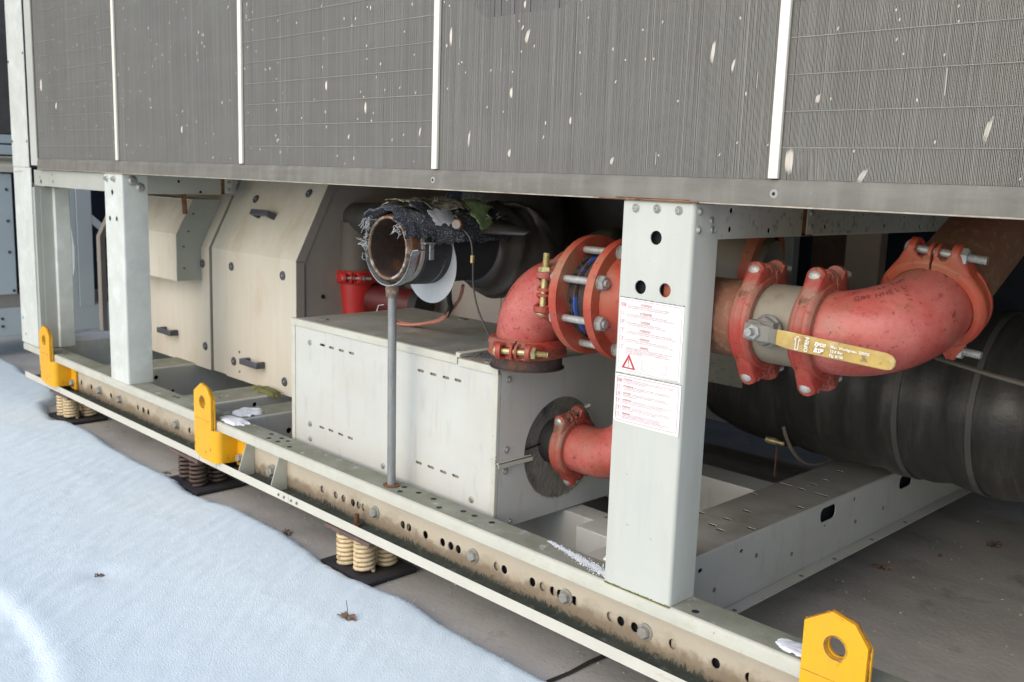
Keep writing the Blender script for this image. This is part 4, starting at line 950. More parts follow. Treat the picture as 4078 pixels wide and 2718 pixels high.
# valve with yellow lever
t = thing('ball_valve', 'small grey drain valve with a long worn yellow lever on the dusty pipe', 'valve', (-1.045, .10, .975))
vc = V((-1.051, .085, .968)); vd = V((-.10, -1, .04)).normalized()
m = MB(); m.lathe([(-.02, .030), (.004, .032), (.012, .030), (.016, .022), (.030, .020), (.032, .0)], vc, vd, 8); m.obox(vc+vd*.012, (X_, vd, Z_), .030, .010, .022); m.lathe([(0, .034), (.008, .036), (.012, .03)], vc-vd*.01, vd, 24)
m.build('body', M_galv, t, bevel=.002)
m = MB(); m.hexh(vc+vd*.036, vd, .0165, .012); m.cyl(vc+vd*.03, vc+vd*.062, .0085, 14); m.build('stem_nut', M_bolt, t)
hp = vc+vd*.040; hd = V((1, .02, -.058)).normalized(); hu = hd.cross(vd)*-1
if hu.z < 0: hu = -hu
m = MB(); m.use(M_galv); m.obox(hp+hd*.006, (hd, vd, hu), .030, .002, .017); m.add([hp+hd*.036-hu*.016-vd*.002, hp+hd*.036+hu*.016-vd*.002, hp+hd*.056+hu*.015+vd*.006, hp+hd*.056-hu*.015+vd*.006, hp+hd*.036-hu*.016+vd*.002, hp+hd*.036+hu*.016+vd*.002, hp+hd*.056+hu*.015+vd*.010, hp+hd*.056-hu*.015+vd*.010], [(0, 1, 2, 3), (7, 6, 5, 4), (0, 3, 7, 4), (1, 5, 6, 2)])
m.use(M_handle)
hq = hp+vd*.008; pts = [(.050, -.0145), (.085, -.0190), (.285, -.0175), (.297, -.0140), (.302, -.006), (.302, .004), (.295, .0115), (.283, .0150), (.070, .0165), (.050, .0150)]
m.plate(pts, [], hd, hu, hq, -.004 if hd.cross(hu).dot(vd) > 0 else 0, 0 if hd.cross(hu).dot(vd) > 0 else .004)
hnd = m.build('lever', M_handle, t, bevel=.0018)
fO = hq+vd*.0052; m = MB()
T = lambda b, s_, x, y, **k: m.text(b, s_, fO+hd*x+hu*y, hd, hu, **k)
T('tyco', .0135, .142, .0015, shear=.35, bold=.0004); T('BSP', .0125, .142, -.0120, shear=.3, bold=.0004)
T('Max. Workpress. 200PSI', .0078, .176, .0030, bold=.0001); T('13.8 Bar', .0078, .176, -.0055, bold=.0001); T('Fig. 8100', .0078, .176, -.0140, bold=.0001)
m.text('OPEN', .0115, fO+hd*.130-hu*.0160, hu, -hd, bold=.0002)
a0 = .106
for q in ((a0-.0030, -.015, a0-.0030, .005), (a0+.0030, -.015, a0+.0030, .005), (a0-.0030, -.015, a0+.0030, -.015), (a0-.0065, .005, a0, .0125), (a0+.0065, .005, a0, .0125), (a0-.0065, .005, a0-.0030, .005), (a0+.0030, .005, a0+.0065, .005)):
    a = fO+hd*q[0]+hu*q[1]; b = fO+hd*q[2]+hu*q[3]; dd = (b-a).normalized(); nn = dd.cross(vd)*.0006; m.add([a-nn, b-nn, b+nn, a+nn], [(0, 1, 2, 3)])
m.build('lettering', M_inkw, hnd, smooth=False, recalc=False)

# ================================================================== FLANGED JOINT left of the post
FZ = .976
t = thing('flanged_joint', 'pair of big orange red flanges bolted round a rusty blue check valve', 'flange', (-1.562, PY, FZ))
def flange(xa, xb, neck):
    m = MB(); holes = [circ(.128*cos(a), .128*sin(a), .0105, 10) for a in [pi/8+pi/4*k for k in range(8)]]
    m.plate(circ(0, 0, .1525, 72), [circ(0, 0, .080, 36)]+holes, Y_, Z_, (0, PY, FZ), xa, xb); m.build('flange', M_fl, t, bevel=.0015, ang=40)
flange(-1.6320, -1.6080, -1); flange(-1.5180, -1.4940, 1)
m = MB(); m.lathe([(-1.4945, .122), (-1.4840, .118), (-1.4620, .100), (-1.4220, .0885), (-1.3720, .0885)], (0, PY, FZ), X_, 48); m.build('right_neck', M_fl, t)
m = MB(); m.lathe([(-1.6325, .110), (-1.6400, .106), (-1.6470, .092), (-1.6920, .0885)], (0, PY, FZ), X_, 48); m.build('left_neck', M_fl, t)
m = MB(); m.lathe([(-1.6080, .110), (-1.6020, .104), (-1.5870, .098), (-1.5370, .098), (-1.5220, .104), (-1.5180, .110)], (0, PY, FZ), X_, 64, fn=lambda a, tt: 1+.02*noise.noise(V((cos(a)*4, sin(a)*4, tt*40)))); m.build('valve_body', M_dirty, t)
m = MB(); m.lathe([(-1.5940, .1005), (-1.5920, .107), (-1.5860, .108), (-1.5840, .1005)], (0, PY, FZ), X_, 64)
m.lathe([(-1.5680, .0990), (-1.5680, .1003), (-1.5420, .1003), (-1.5400, .0990)], (0, PY, FZ), X_, 24, pi*.62, pi*1.15, ref=(0, 0, 1)); m.build('blue_band', M_blue, t)
for k in range(8):
    a = pi/8+pi/4*k; y = PY+.128*cos(a); z = FZ+.128*sin(a); m = MB()
    m.cyl((-1.6520, y, z), (-1.4720, y, z), .0095, 14); m.hexh((-1.4940, y, z), X_, .0185, .015); m.hexh((-1.6320, y, z), -X_, .0185, .015); m.lathe([(0, .020), (.0025, .020), (.0025, .01)], (-1.4940, y, z), X_, 20); m.build('bolt', M_bolt, t)
m = MB()
for i in range(60):
    a = random.uniform(0, 2*pi); r_ = random.uniform(.100, .112); p = V((-1.6050+random.random()*.006, PY+r_*cos(a), FZ+r_*sin(a))); m.obox(p, (X_, Y_, Z_), .004*random.random(), .004, .003)
m.build('sealant_crumb', M_dirty, t)['kind'] = 'stuff'

# second elbow (down onto the box) with its two couplings
ZD = V((0, 0, -1)); XL = -1.6970; R2 = .150
lt2 = []
e2 = elbow('pipe_elbow', 'red elbow turning down onto the lid of the grey box', (XL, PY, FZ), -X_, ZD, R2, PR, M_redel, ext0=.01, ext1=.015)
m = MB()
for (b, s_, ph, a) in (('GRINNELL', .017, .95, .62), ('BLT.U.R.O.', .012, .62, .60)):
    for (ch, sz, pos, A, B) in curved_text(b, s_, (XL, PY, FZ), -X_, ZD, R2, PR, 1.25, -ph if False else ph, -1): m.text(ch, sz, pos, A, B)
m.build('lettering', M_inkd, e2, smooth=False, recalc=False)
coupling('red coupling with tall upright brass bolt, between elbow and flanges', (-1.6840, PY, FZ), X_, (0, -1, .05), PR, M_brass, M_red, nut=-1, s=1.05)
coupling('flat red coupling lying on the lid of the grey box', (XL-R2, PY, .810), Z_, (.5, -1, 0), PR, M_brass, M_red, nut=1, s=1.0)
m = MB(); m.cyl((XL-R2, PY, .7525), (XL-R2, PY, .82), PR, 32); m.lathe([(0, .104), (.003, .103), (.004, .098), (.034, .097), (.036, .09)], (XL-R2, PY, .7524), Z_, 40); tag(m.build('pipe_collar', M_dirty, None, loc=(XL-R2, PY, .7524)), 'grimy sealing collar under the flat red coupling', 'seal')

# small elbow leaving the end of the box
SZ, SYY = .500, .365; r_s = .070
coupling('small red coupling in front of the round insulated opening', (-1.815, SYY, SZ), X_, (0, -.25, 1), r_s, M_bolt, M_red, nut=-1, s=.92, width=.046)
elbow('pipe_elbow', 'small red elbow half hidden by the foreground post, leaving the grey box', (-1.735, SYY, SZ), X_, V((0, .35, .937)), .15, r_s, M_redel, ext0=.07)
m = MB(); m.cyl((-1.93, SYY, SZ), (-1.80, SYY, SZ), r_s-.002, 28); tag(m.build('pipe_stub', M_rub, None, loc=(-1.86, SYY, SZ)), 'black pipe stub inside the round opening of the grey box', 'pipe')
coupling('red coupling just showing behind the left edge of the foreground post', (-1.570, SYY+.09, .715), Z_, (-1, 0, .0), r_s, M_bolt, M_red, s=.7)
m = MB(); m.cyl((-1.575, SYY+.055, .65), (-1.575, SYY+.11, .86), r_s, 24); tag(m.build('riser_pipe', M_brown, None, loc=(-1.635, SYY+.04, .65)), 'thin red brown riser hidden behind the foreground post', 'pipe')

# ================================================================== OPEN RUSTY PIPE ON A STAND
ox, oz, oy = -2.246, 1.054, .010
t = thing('open_pipe', 'open cut pipe with rusty inside and torn black insulation on top', 'pipe', (ox, oy, oz))
m = MB(); m.lathe([(0, .084), (-.004, .0855), (-.004, .0915), (0, .093), (.045, .093)], (ox, oy, oz), Y_, 56); m.build('rim', M_ring, t, ang=30)
m = MB(); m.lathe([(.0, .084), (.02, .083), (.09, .083), (.10, .079), (.60, .079), (.60, 0)], (ox, oy, oz), Y_, 48); m.build('inside', M_rusthole, t)
m = MB(); m.lathe([(.010, .0935), (.012, .0965), (.040, .0965), (.042, .0935)], (ox, oy, oz), Y_, 48); m.build('rust_band', M_rust, t)
m = MB(); m.lathe([(.044, .094), (.044, .1025), (.053, .1035), (.055, .1020)], (ox, oy, oz), Y_, 48); m.build('grey_lining', M_gasket, t)
m = MB(); m.lathe([(.056, .100), (.057, .108), (.13, .110), (.20, .108), (.30, .108), (.34, .112), (.345, .100)], (ox, oy, oz), Y_, 56, fn=lambda a, tt: 1+.012*noise.noise(V((cos(a)*2, sin(a)*2, tt*9)))); m.build('insulation', M_rub, t)
m = MB(); m.lathe([(0, .1095), (.0015, .1105), (.003, .1095)], (ox, oy+.125, oz), Y_, 40); m.lathe([(0, .1115), (.0025, .1125), (.005, .111)], (ox, oy+.338, oz), Y_, 40); m.build('seam', M_gasket, t)
m = MB()
for z_, x_ in ((.155, 0),): m.box(ox+.108, ox+.113, oy+.062, oy+.078, oz-.028, oz+.020)
m.box(ox+.100, ox+.125, oy+.035, oy+.075, oz+.018, oz+.022); m.build('clip', M_chrome, t, bevel=.001)
m = MB(); m.tube([(ox+.08, oy+.18, oz+.085), (ox+.11, oy+.175, oz+.070), (ox+.125, oy+.15, oz+.072)], .017, 12); m.build('rusty_nipple', M_rust, t)
m = MB(); m.tube([(ox+.118, oy+.16, oz+.071), (ox+.14, oy+.135, oz+.074)], .013, 10); m.build('nipple_cap', M_gasket, t)
# torn insulation: crumpled flaps over the top of the pipe
def flap(name, mt, ya, yb, a0, a1, r0, amp, sd_, lift=0, nu=22, nv=30, thick=.006, rag=.01):
    m = MB(); vs = []
    for i in range(nu+1):
        for j in range(nv+1):
            a = a0+(a1-a0)*j/nv; y = ya+(yb-ya)*i/nu
            e = rag*(noise.noise(V((j*.22, sd_, 0)))+.25*noise.noise(V((j*.9, sd_, 3))))*(1 if i in (0, nu) else 0); y += e
            a2 = a+.05*noise.noise(V((i*.7, sd_, 9)))*(3 if j in (0, nv) else 1)
            rr = r0+amp*noise.noise(V((y*12, a*1.8, sd_)))+amp*.22*noise.noise(V((y*45, a*6, sd_+4)))+lift*abs(cos(a))**2
            vs.append((ox+rr*cos(a2), oy+y, oz+rr*sin(a2)))
    n = len(vs); vs2 = [(x, y, z-thick) for x, y, z in vs]
    fs = [(i*(nv+1)+j, i*(nv+1)+j+1, (i+1)*(nv+1)+j+1, (i+1)*(nv+1)+j) for i in range(nu) for j in range(nv)]
    fs2 = [tuple(n+q for q in reversed(f)) for f in fs]
    rim = []
    for i in range(nu): rim += [((i)*(nv+1), (i+1)*(nv+1), n+(i+1)*(nv+1), n+i*(nv+1)), ((i+1)*(nv+1)+nv, i*(nv+1)+nv, n+i*(nv+1)+nv, n+(i+1)*(nv+1)+nv)]
    for j in range(nv): rim += [(j+1, j, n+j, n+j+1), (nu*(nv+1)+j, nu*(nv+1)+j+1, n+nu*(nv+1)+j+1, n+nu*(nv+1)+j)]
    m.add(vs+vs2, fs+fs2+rim); return m.build(name, mt, t, ang=60)
flap('torn_rubber', M_frost, -.030, .16, .35, 2.40, .116, .020, 1, .006, rag=.03)
flap('torn_rubber', M_frost, .05, .36, .20, 1.35, .128, .022, 3, .010, rag=.04)
flap('torn_cloth', M_cloth, .10, .30, .95, 2.2, .140, .020, 5, 0, rag=.03, thick=.003)
flap('torn_cloth', M_cloth, .02, .14, 1.3, 2.1, .140, .014, 15, 0, rag=.03, thick=.003)
flap('grey_foil', M_silver, .075, .165, .55, .95, .140, .010, 7, 0, nu=10, nv=14, rag=.02, thick=.002)
flap('green_foam', M_green, .235, .30, .42, 1.25, .148, .012, 11, 0, nu=8, nv=24, rag=.03)
m = MB()
for i in range(30):
    a = random.choice([random.uniform(2.2, 2.7), random.uniform(2.2, 2.7), random.uniform(.5, .8)]); y = random.uniform(-.035, .0); p = V((ox+.108*cos(a), oy+y, oz+.108*sin(a))); pts = [p]
    d_ = V((random.uniform(-.4, .4), -.5, random.uniform(-.5, .6))).normalized()
    if a > 2.4: d_ = V((-.7, -.3, -.5+random.random())).normalized()
    for k in range(12): d_ = (d_+V((random.gauss(0, .55), random.gauss(0, .4), -.30+random.gauss(0, .55)))).normalized(); p = p+d_*random.uniform(.002, .0045); pts.append(p)
    m.tube(pts, .0006, 4)
for i in range(16):
    a = random.uniform(2.8, 3.5); p = V((ox+.097*cos(a), oy-.004, oz+.097*sin(a))); pts = [p]; d_ = V((-.8, -.3, 0))
    for k in range(12): d_ = (d_+V((random.gauss(0, .6), random.gauss(0, .3), random.gauss(0, .6)))).normalized(); p = p+d_*.0035; pts.append(p)
    m.tube(pts, .0006, 4)
for i in range(26):
    a = random.uniform(.6, 1.8); y = random.uniform(.1, .34); p = V((ox+.145*cos(a), oy+y, oz+.145*sin(a))); pts = [p]; d_ = V((cos(a), random.uniform(-.5, .5), sin(a))).normalized()
    for k in range(5): d_ = (d_+V((random.gauss(0, .6), random.gauss(0, .4), random.gauss(0, .5)))).normalized(); p = p+d_*.0035; pts.append(p)
    m.tube(pts, .0005, 4)
m.build('frayed_thread', M_string, t)['kind'] = 'stuff'
m = MB(); m.add([(ox+.09, oy+.28, oz+.075), (ox+.11, oy+.33, oz+.085), (ox+.30, oy+.28, oz+.058), (ox+.28, oy+.27, oz+.048), (ox+.12, oy+.24, oz+.045)], [(0, 1, 2, 3, 4)])
o = m.build('torn_strip', M_blk, t); sm = o.modifiers.new('thick', 'SOLIDIFY'); sm.thickness = .006
# half clamp, rod and foot
t = thing('pipe_stand', 'galvanised rod with a half round clamp holding up the open pipe', 'pipe stand', (-2.262, .045, .33))
m = MB(); Rc = .1075; ya, yb = .006, .034; n = 26
pr = [(ox-Rc-.034, oz+.004), (ox-Rc-.012, oz+.002), (ox-Rc-.002, oz-.010)]
for i in range(n+1):
    a = pi+.12+(pi-.24)*i/n; pr.append((ox+Rc*cos(a), oz+Rc*sin(a)))
pr += [(ox+Rc+.002, oz-.010), (ox+Rc+.010, oz+.002), (ox+Rc+.034, oz+.006)]
vs = []; k = len(pr)
for y in (ya, yb):
    vs += [(x, y, z) for x, z in pr]
for y in (ya, yb):
    vs += [(x, y, z-.003) for x, z in pr]
fs = []
for i in range(k-1): fs += [(i, i+1, k+i+1, k+i), (2*k+i, 3*k+i, 3*k+i+1, 2*k+i+1), (i+1, i, 2*k+i, 2*k+i+1), (k+i, k+i+1, 3*k+i+1, 3*k+i)]
m.add(vs, fs); m.build('half_clamp', M_chrome, t, ang=50)
m = MB(); m.cyl((-2.262, .045, .333), (ox-.004, .030, oz-Rc-.012), .0130, 20); m.build('rod', M_rod, t)
m = MB(); m.lathe([(0, .026), (.003, .026), (.005, .016)], (-2.262, .045, .331), Z_, 24); m.build('foot_washer', M_rust, t)
m = MB(); m.cyl((ox-.004, .030, oz-Rc-.035), (ox-.004, .028, oz-Rc+.002), .019, 20); m.build('socket', M_ring, t)
m = MB(); m.tube([(ox-.02, .012, oz-Rc-.06), (ox-.03, .0, oz-Rc-.062), (ox-.034, -.003, oz-Rc-.08)], .0013, 5); m.build('thread', M_string, t)
# loose thin disc hanging round the pipe
m = MB(); vs = []; n = 70
for i in range(n+1):
    a = -1.25*pi+1.45*pi*i/n; c_, s_ = cos(a), sin(a)
    # outer circle centre (.010,-.050), radius .118
    bx, bz = .010, -.050; bb = bx*c_+bz*s_; R_ = bb+math.sqrt(max(0, bb*bb-(bx*bx+bz*bz-.118**2)))
    R_ = max(R_, .1125)
    for rr in (.1075, R_):
        for dy in (0, .0015): vs.append((ox+rr*c_, oy+.150+dy, oz+rr*s_))
fs = []
for i in range(n): 
    for a, b in ((0, 2), (2, 3), (3, 1), (1, 0)): fs.append((4*i+a, 4*i+b, 4*i+4+b, 4*i+4+a))
m.add(vs, fs+[(0, 1, 3, 2), (4*n, 4*n+2, 4*n+3, 4*n+1)])
tag(m.build('loose_disc', M_disc, None, loc=(ox+.012, oy+.150, oz), smooth=False), 'thin pale round plate hanging behind the open rusty pipe', 'disc')

# ================================================================== BLACK INSULATED PIPES BEHIND
def lumpy(name, label, path, r, mt=M_blk, amp=.10, sd_=0, n=28, cat='insulated pipe'):
    P = [V(p) for p in path]; Q = []
    for i in range(len(P)-1):
        p0 = P[max(i-1, 0)]; p1 = P[i]; p2 = P[i+1]; p3 = P[min(i+2, len(P)-1)]
        for k in range(8):
            u = k/8; Q.append(((p1*2)+(p2-p0)*u+(p0*2-p1*5+p2*4-p3)*u*u+(p1*3-p0-p2*3+p3)*u**3)*.5)
    Q.append(P[-1]); rr = r if isinstance(r, list) else [r]*len(P); RR = []
    for i in range(len(Q)):
        f = i/8; a = min(int(f), len(rr)-2); RR.append(rr[a]+(rr[a+1]-rr[a])*(f-a))
    m = MB(); m.tube(Q, RR, n, fn=lambda i, a: 1+amp*noise.noise(V((cos(a)*1.3+sd_, sin(a)*1.3, i*.22)))+amp*.3*noise.noise(V((cos(a)*4, sin(a)*4+sd_, i*.7))))
    return tag(m.build(name, mt, None, ang=80, loc=tuple(P[0])), label, cat)
lumpy('insulated_elbow', 'lumpy black insulated bend right behind the open rusty pipe', [(-2.246, .345, 1.054), (-2.246, .41, 1.045), (-2.25, .49, 1.035), (-2.28, .55, 1.09), (-2.34, .58, 1.24)], [.112, .145, .165, .165, .15], amp=.12)
lumpy('insulated_pipe', 'fat black insulated pipe hanging under the tray in the centre', [(-2.72, .93, 1.235), (-2.62, .93, 1.16), (-2.54, .93, 1.06), (-2.56, .94, .95)], [.15, .14, .12, .08], amp=.12, sd_=4)
lumpy('insulated_tank', 'huge black wrapped vessel behind the flanges left of the foreground post', [(-2.80, 1.30, 1.19), (-2.65, 1.30, 1.19), (-2.4, 1.30, 1.20), (-2.12, 1.30, 1.20), (-2.0, 1.3, 1.20)], [.10, .24, .24, .23, .10], amp=.07, sd_=9)
lumpy('insulated_pipe', 'short upright black insulated pipe behind the red elbow', [(-2.07, .72, .66), (-2.06, .70, .85), (-2.03, .70, 1.0), (-1.95, .72, 1.04)], [.10, .10, .10, .08], sd_=2, mt=mat('olive_insulation', (.075, .065, .045), .7, var=.2))
lumpy('insulated_pipe', 'black tapered insulated pipe end poking out left of the open pipe', [(-3.735, .74, 1.058), (-3.70, .74, 1.060), (-3.62, .75, 1.068), (-3.50, .75, 1.072), (-3.30, .75, 1.075), (-2.7, .80, 1.12)], [.014, .034, .060, .068, .066, .066], amp=.06, sd_=3)
m = MB(); m.cyl((-3.445, .75, .835), (-3.445, .75, 1.055), .081, 32, .083); tag(m.build('riser_pipe', mat('dusty_brown_pipe', (.135, .115, .095), .65, var=.12), None, loc=(-3.445, .75, .84)), 'dusty grey brown upright pipe above the bright red reducer', 'pipe')
coupling('bright red coupling round the dusty upright pipe left of the rod', (-3.445, .75, .825), Z_, (.75, -.66, 0), .084, M_bolt, M_redb, s=.8, width=.055)
m = MB(); m.lathe([(.80, .082), (.78, .082), (.665, .066), (.60, .064), (.50, .064)], (-3.445, .75, 0), Z_, 36)
tag(m.build('pipe_reducer', M_redb, None, loc=(-3.445, .75, .66)), 'bright red tapered pipe reducer behind the grey box', 'pipe reducer')
t = thing('branch_pipe', 'dark red branch pipe behind the rod and the thin disc', 'pipe', (-3.26, .83, .74))
m = MB(); m.cyl((-3.40, .80, .730), (-3.16, .86, .720), .066, 28); m.build('tube', mat('dark_red_paint', (.10, .012, .012), .5, var=.2), t)
m = MB(); m.cyl((-3.159, .86, .720), (-3.12, .87, .718), .072, 28); m.build('end_ring', M_rub, t)
m = MB(); m.box(-3.42, -1.95, 1.00, 1.02, .335, 1.02); m.box(-2.80, -2.795, .996, .999, .335, 1.02); tag(m.build('rear_cabinet_wall', M_cside, None, loc=(-2.7, 1.0, .335)), 'grey brown sheet wall behind the lid of the grey box', 'panel')
# wires
def cable(label, pts, r, mt, cat='cable', name='cable'):
    P = [V(p) for p in pts]; Q = []
    for i in range(len(P)-1):
        p0 = P[max(i-1, 0)]; p1 = P[i]; p2 = P[i+1]; p3 = P[min(i+2, len(P)-1)]
        for k in range(6):
            u = k/6; Q.append(((p1*2)+(p2-p0)*u+(p0*2-p1*5+p2*4-p3)*u*u+(p1*3-p0-p2*3+p3)*u**3)*.5)
    Q.append(P[-1]); m = MB(); m.tube(Q, r, 8); return tag(m.build(name, mt, None, loc=tuple(P[0])), label, cat)
cable('thin black wire with a yellow tag looping down to the red elbow', [(-2.13, .17, 1.128), (-2.085, .18, 1.09), (-2.070, .18, 1.03), (-2.075, .19, .95), (-2.05, .19, .88), (-2.00, .20, .80), (-1.965, .22, .757)], .0028, M_wire)
cable('salmon pink cable lying on the lid of the grey box', [(-2.21, .27, .935), (-2.25, .29, .885), (-2.34, .32, .825), (-2.43, .35, .790), (-2.53, .35, .765), (-2.60, .33, .759), (-2.66, .36, .7575)], .0055, M_copper)
cable('black flexible lead dropping from the insulated pipe to the pink cable', [(-2.21, .22, .955), (-2.235, .235, .915), (-2.26, .26, .88), (-2.29, .29, .858), (-2.34, .32, .822)], .0085, M_rub)
cable('second pink cable beside the first, on the grey box lid', [(-2.29, .29, .855), (-2.35, .32, .812), (-2.44, .35, .783), (-2.54, .36, .763), (-2.655, .365, .7575)], .004, M_copper)
m = MB(); m.obox((-2.072, .18, 1.03), (X_, Y_, Z_), .0042, .0042, .011); tag(m.build('cable_tag', M_handle, None, bevel=.001, loc=(-2.072, .18, 1.03)), 'tiny yellow numbered tag on the thin black wire', 'tag')
for lx, pts in enumerate([[(-.84, .42, .915), (-.70, .45, .885), (-.55, .5, .865), (-.35, .52, .87), (-.1, .5, .88)], [(-.83, .42, .910), (-.68, .45, .880), (-.55, .5, .858), (-.38, .52, .850), (-.1, .5, .87)]]):
    cable(['upper grey cable draped below the big elbow at the right edge', 'lower sagging grey cable below the big elbow at the right edge'][lx], pts, .004, mat('grey_brown_cable', (.085, .075, .055), .7))

# ================================================================== BARREL
t = thing('insulated_barrel', 'very large black wrapped cylinder low on the right behind the couplings', 'vessel', (-1.0, 1.30, .655))
m = MB(); Rb = .270; prof = [(-1.98, 0), (-1.98, .10), (-1.95, .17), (-1.88, .225), (-1.78, .255), (-1.65, Rb)]
x = -1.65
while x < 1.2:
    x += .02; prof.append((x, Rb+.004*sin(x*25)+.003*sin(x*61)))
m.lathe(prof, (0, 1.30, .655), X_, 72, fn=lambda a, tt: 1+.014*noise.noise(V((tt*5, cos(a)*1.5, sin(a)*1.5)))+.006*noise.noise(V((tt*22, cos(a)*3, sin(a)*3))))
m.build('wrap', M_barrel, t, ang=80)
for i, x in enumerate((-1.17, -.96, -.74)):
    m = MB(); m.lathe([(-.009, Rb+.002), (-.008, Rb+.0055), (.008, Rb+.0055), (.009, Rb+.002)], (x, 1.30, .655), X_, 64); m.build('strap', M_band, t)
m = MB(); pts = []
for i in range(20): a = -pi*.5-1.1+.09*i; pts.append((-1.515, 1.30+.31*cos(a), .655+.31*sin(a)))
m.tube(pts, .006, 8); tag(m.build('drain_hose', M_gpipe, None, loc=pts[0]), 'thin tan hose curving along the edge of the wide cross member', 'hose')
t = thing('drain_valve', 'small brass drain valve with hanging chain under the barrel', 'valve', (-1.52, 1.0, .45))
m = MB(); m.lathe([(0, .009), (.01, .011), (.03, .011), (.04, .007), (.06, .007)], (-1.56, 1.0, .47), (1, .2, -.1), 12); m.build('body', M_brass, t)
m = MB()
for i in range(14): m.lathe([(-.004, .0), (-.002, .0028), (.002, .0028), (.004, 0)], (-1.52, 1.0, .455-.0075*i), Z_, 8)
m.build('chain', M_rust, t)

# faded data plate hung behind the brown pipe
m = MB(); m.box(-1.79, -1.60, .90, .904, .64, .77)
dp = tag(m.build('data_plate', M_label, None, loc=(-1.7, .9, .7), bevel=.002), 'faded rating plate with CE mark behind the red coupling', 'plate')
m = MB(); m.text('CE', .022, (-1.70, .8985, .735), X_, Z_); m.build('lettering', M_hole, dp, smooth=False)

# things behind, seen through the right opening
m = MB(); m.box(-2.22, -2.08, 2.0, 2.05, .33, 1.23); tag(m.build('rear_post', M_bgp, None, loc=(-2.15, 2.0, .33), bevel=.003), 'dim grey green rear post behind the two red couplings', 'post')
m = MB(); m.box(-2.05, -1.82, 2.1, 2.15, .33, 1.23); tag(m.build('partition_board', M_plate, None, loc=(-1.95, 2.1, .33)), 'dark brown panel between the rear posts', 'panel')
m = MB(); m.box(-1.80, -1.66, 1.9, 1.96, .33, 1.23); t_ = tag(m.build('rear_post', M_cside, None, loc=(-1.73, 1.9, .33), bevel=.003), 'tan lit rear post with a dark wire in front, behind the big elbow', 'post')
m = MB(); m.box(-.52, -.44, 2.0, 2.06, .33, 1.23); tag(m.build('rear_post', M_hoods, None, loc=(-.48, 2.0, .33)), 'dim green post at the right edge behind the slanting pipe', 'post')
m = MB(); m.lathe([(0, .0), (0, .06), (.08, .10), (.25, .105), (.3, .09)], (-1.68, .60, 1.06), (1, .2, -.1), 30); tag(m.build('insulated_stub', M_gpipe, None, loc=(-1.6, .6, 1.06)), 'brown pipe end high up behind the first red coupling', 'pipe')
m = MB(); m.lathe([(0, .106), (0, .135), (.03, .137), (.03, .106)], (-1.43, .65, 1.035), (1, .2, -.1), 36); tag(m.build('rear_flange', M_fl, None, loc=(-1.43, .65, 1.035)), 'dark red rear flange just under the upper cross beam', 'flange')

# ================================================================== NEIGHBOURING UNITS AND BACKDROP
t = thing('neighbour_unit', 'blurred pale machine beyond the left end, with its own finned coil', 'machine', (-7.0, 1.0, 0))
m = MB(); m.box(-6.86, -6.74, -3.5, 3.0, .135, .315); m.build('base_rail', M_bgp, t, bevel=.004)
m = MB(); m.box(-6.80, -6.775, -3.5, 3.0, .315, .40); m.build('plinth', M_cside, t)
m = MB(); m.box(-7.4, -6.74, -3.5, .42, .405, 1.18); m.build('panel', M_bgp, t, bevel=.004)
m = MB(); m.box(-7.4, -6.72, -3.5, .50, 1.19, 1.225); m.add([(-6.72, -3.5, 1.225), (-6.72, .5, 1.225), (-6.86, .5, 1.29), (-6.86, -3.5, 1.29)], [(0, 1, 2, 3)]); m.build('cream_ledge', M_bgc, t)
m = MB(); m.box(-6.84, -6.74, -3.5, 3.0, 1.30, 1.36); m.box(-6.82, -6.76, -3.5, 3.0, 1.37, 1.425); m.build('upper_rail', M_bgp, t, bevel=.004)
m = MB(); m.box(-6.80, -6.76, -3.5, 3.0, 1.43, 2.6)
for i in range(55): m.box(-6.762, -6.757, -.6, 1.0, 1.44+i*.02, 1.452+i*.02)
m.build('finned_coil', M_backcoil, t)
for y, z in [(.32, .25), (.32, .20), (.385, 1.08), (.385, .88), (.385, .68), (.40, .43)]:
    m = MB(); m.cyl((-6.741, y, z), (-6.735, y, z), .010, 10); m.build('bolt', M_dgrey, t)
m = MB(); m.plate([(.685, .335), (.76, .315), (.76, 1.12), (.70, 1.12), (.715, .9), (.74, .70), (.735, .58)], [], Y_, Z_, (-6.6, 0, 0), -.12, 0); m.box(-6.62, -6.598, .762, .862, .315, 1.12)
m.build('waisted_post', M_bgp, t, bevel=.003)
m = MB(); m.plate([(.86, .93), (1.05, .76), (1.05, .70), (.86, .87)], [], Y_, Z_, (-6.6, 0, 0), -.02, 0); m.build('brace', M_bgp, t)
m = MB(); m.box(-6.66, -6.60, .50, 3.0, .160, .325); m.build('side_rail', M_bgp, t, bevel=.003)
m = MB(); m.box(-7.6, -7.5, .42, 2.65, .30, 2.6); m.build('navy_shade_back', M_navy, t)  # dark sheet in place of the shade beyond the left end
m = MB(); m.box(-6.9, -6.86, .60, .66, .98, 1.12); m.build('cream_bracket', M_bgc, t)
m = MB(); m.box(-7.1, -7.05, .45, 1.0, .33, .42); m.build('dark_pipe', M_rust, t)

m = MB(); m.box(-9, 6, 2.7, 2.9, 0, 4.5); tag(m.build('shade_backdrop', M_navy, None, loc=(-2, 3.7, 0)), 'dark navy sheet standing in for the shade behind the machine', 'wall')  # shade seen through the machine is put into this sheet's colour
m = MB(); m.box(1.2, 1.3, .3, 3.6, 0, 1.23)
tag(m.build('enclosing_sheet', M_navy, None, loc=(1.25, 2, 0)), 'unseen dark sheet off to the right, closing in the machine interior', 'wall')  # added out of view to keep the machine interior dark

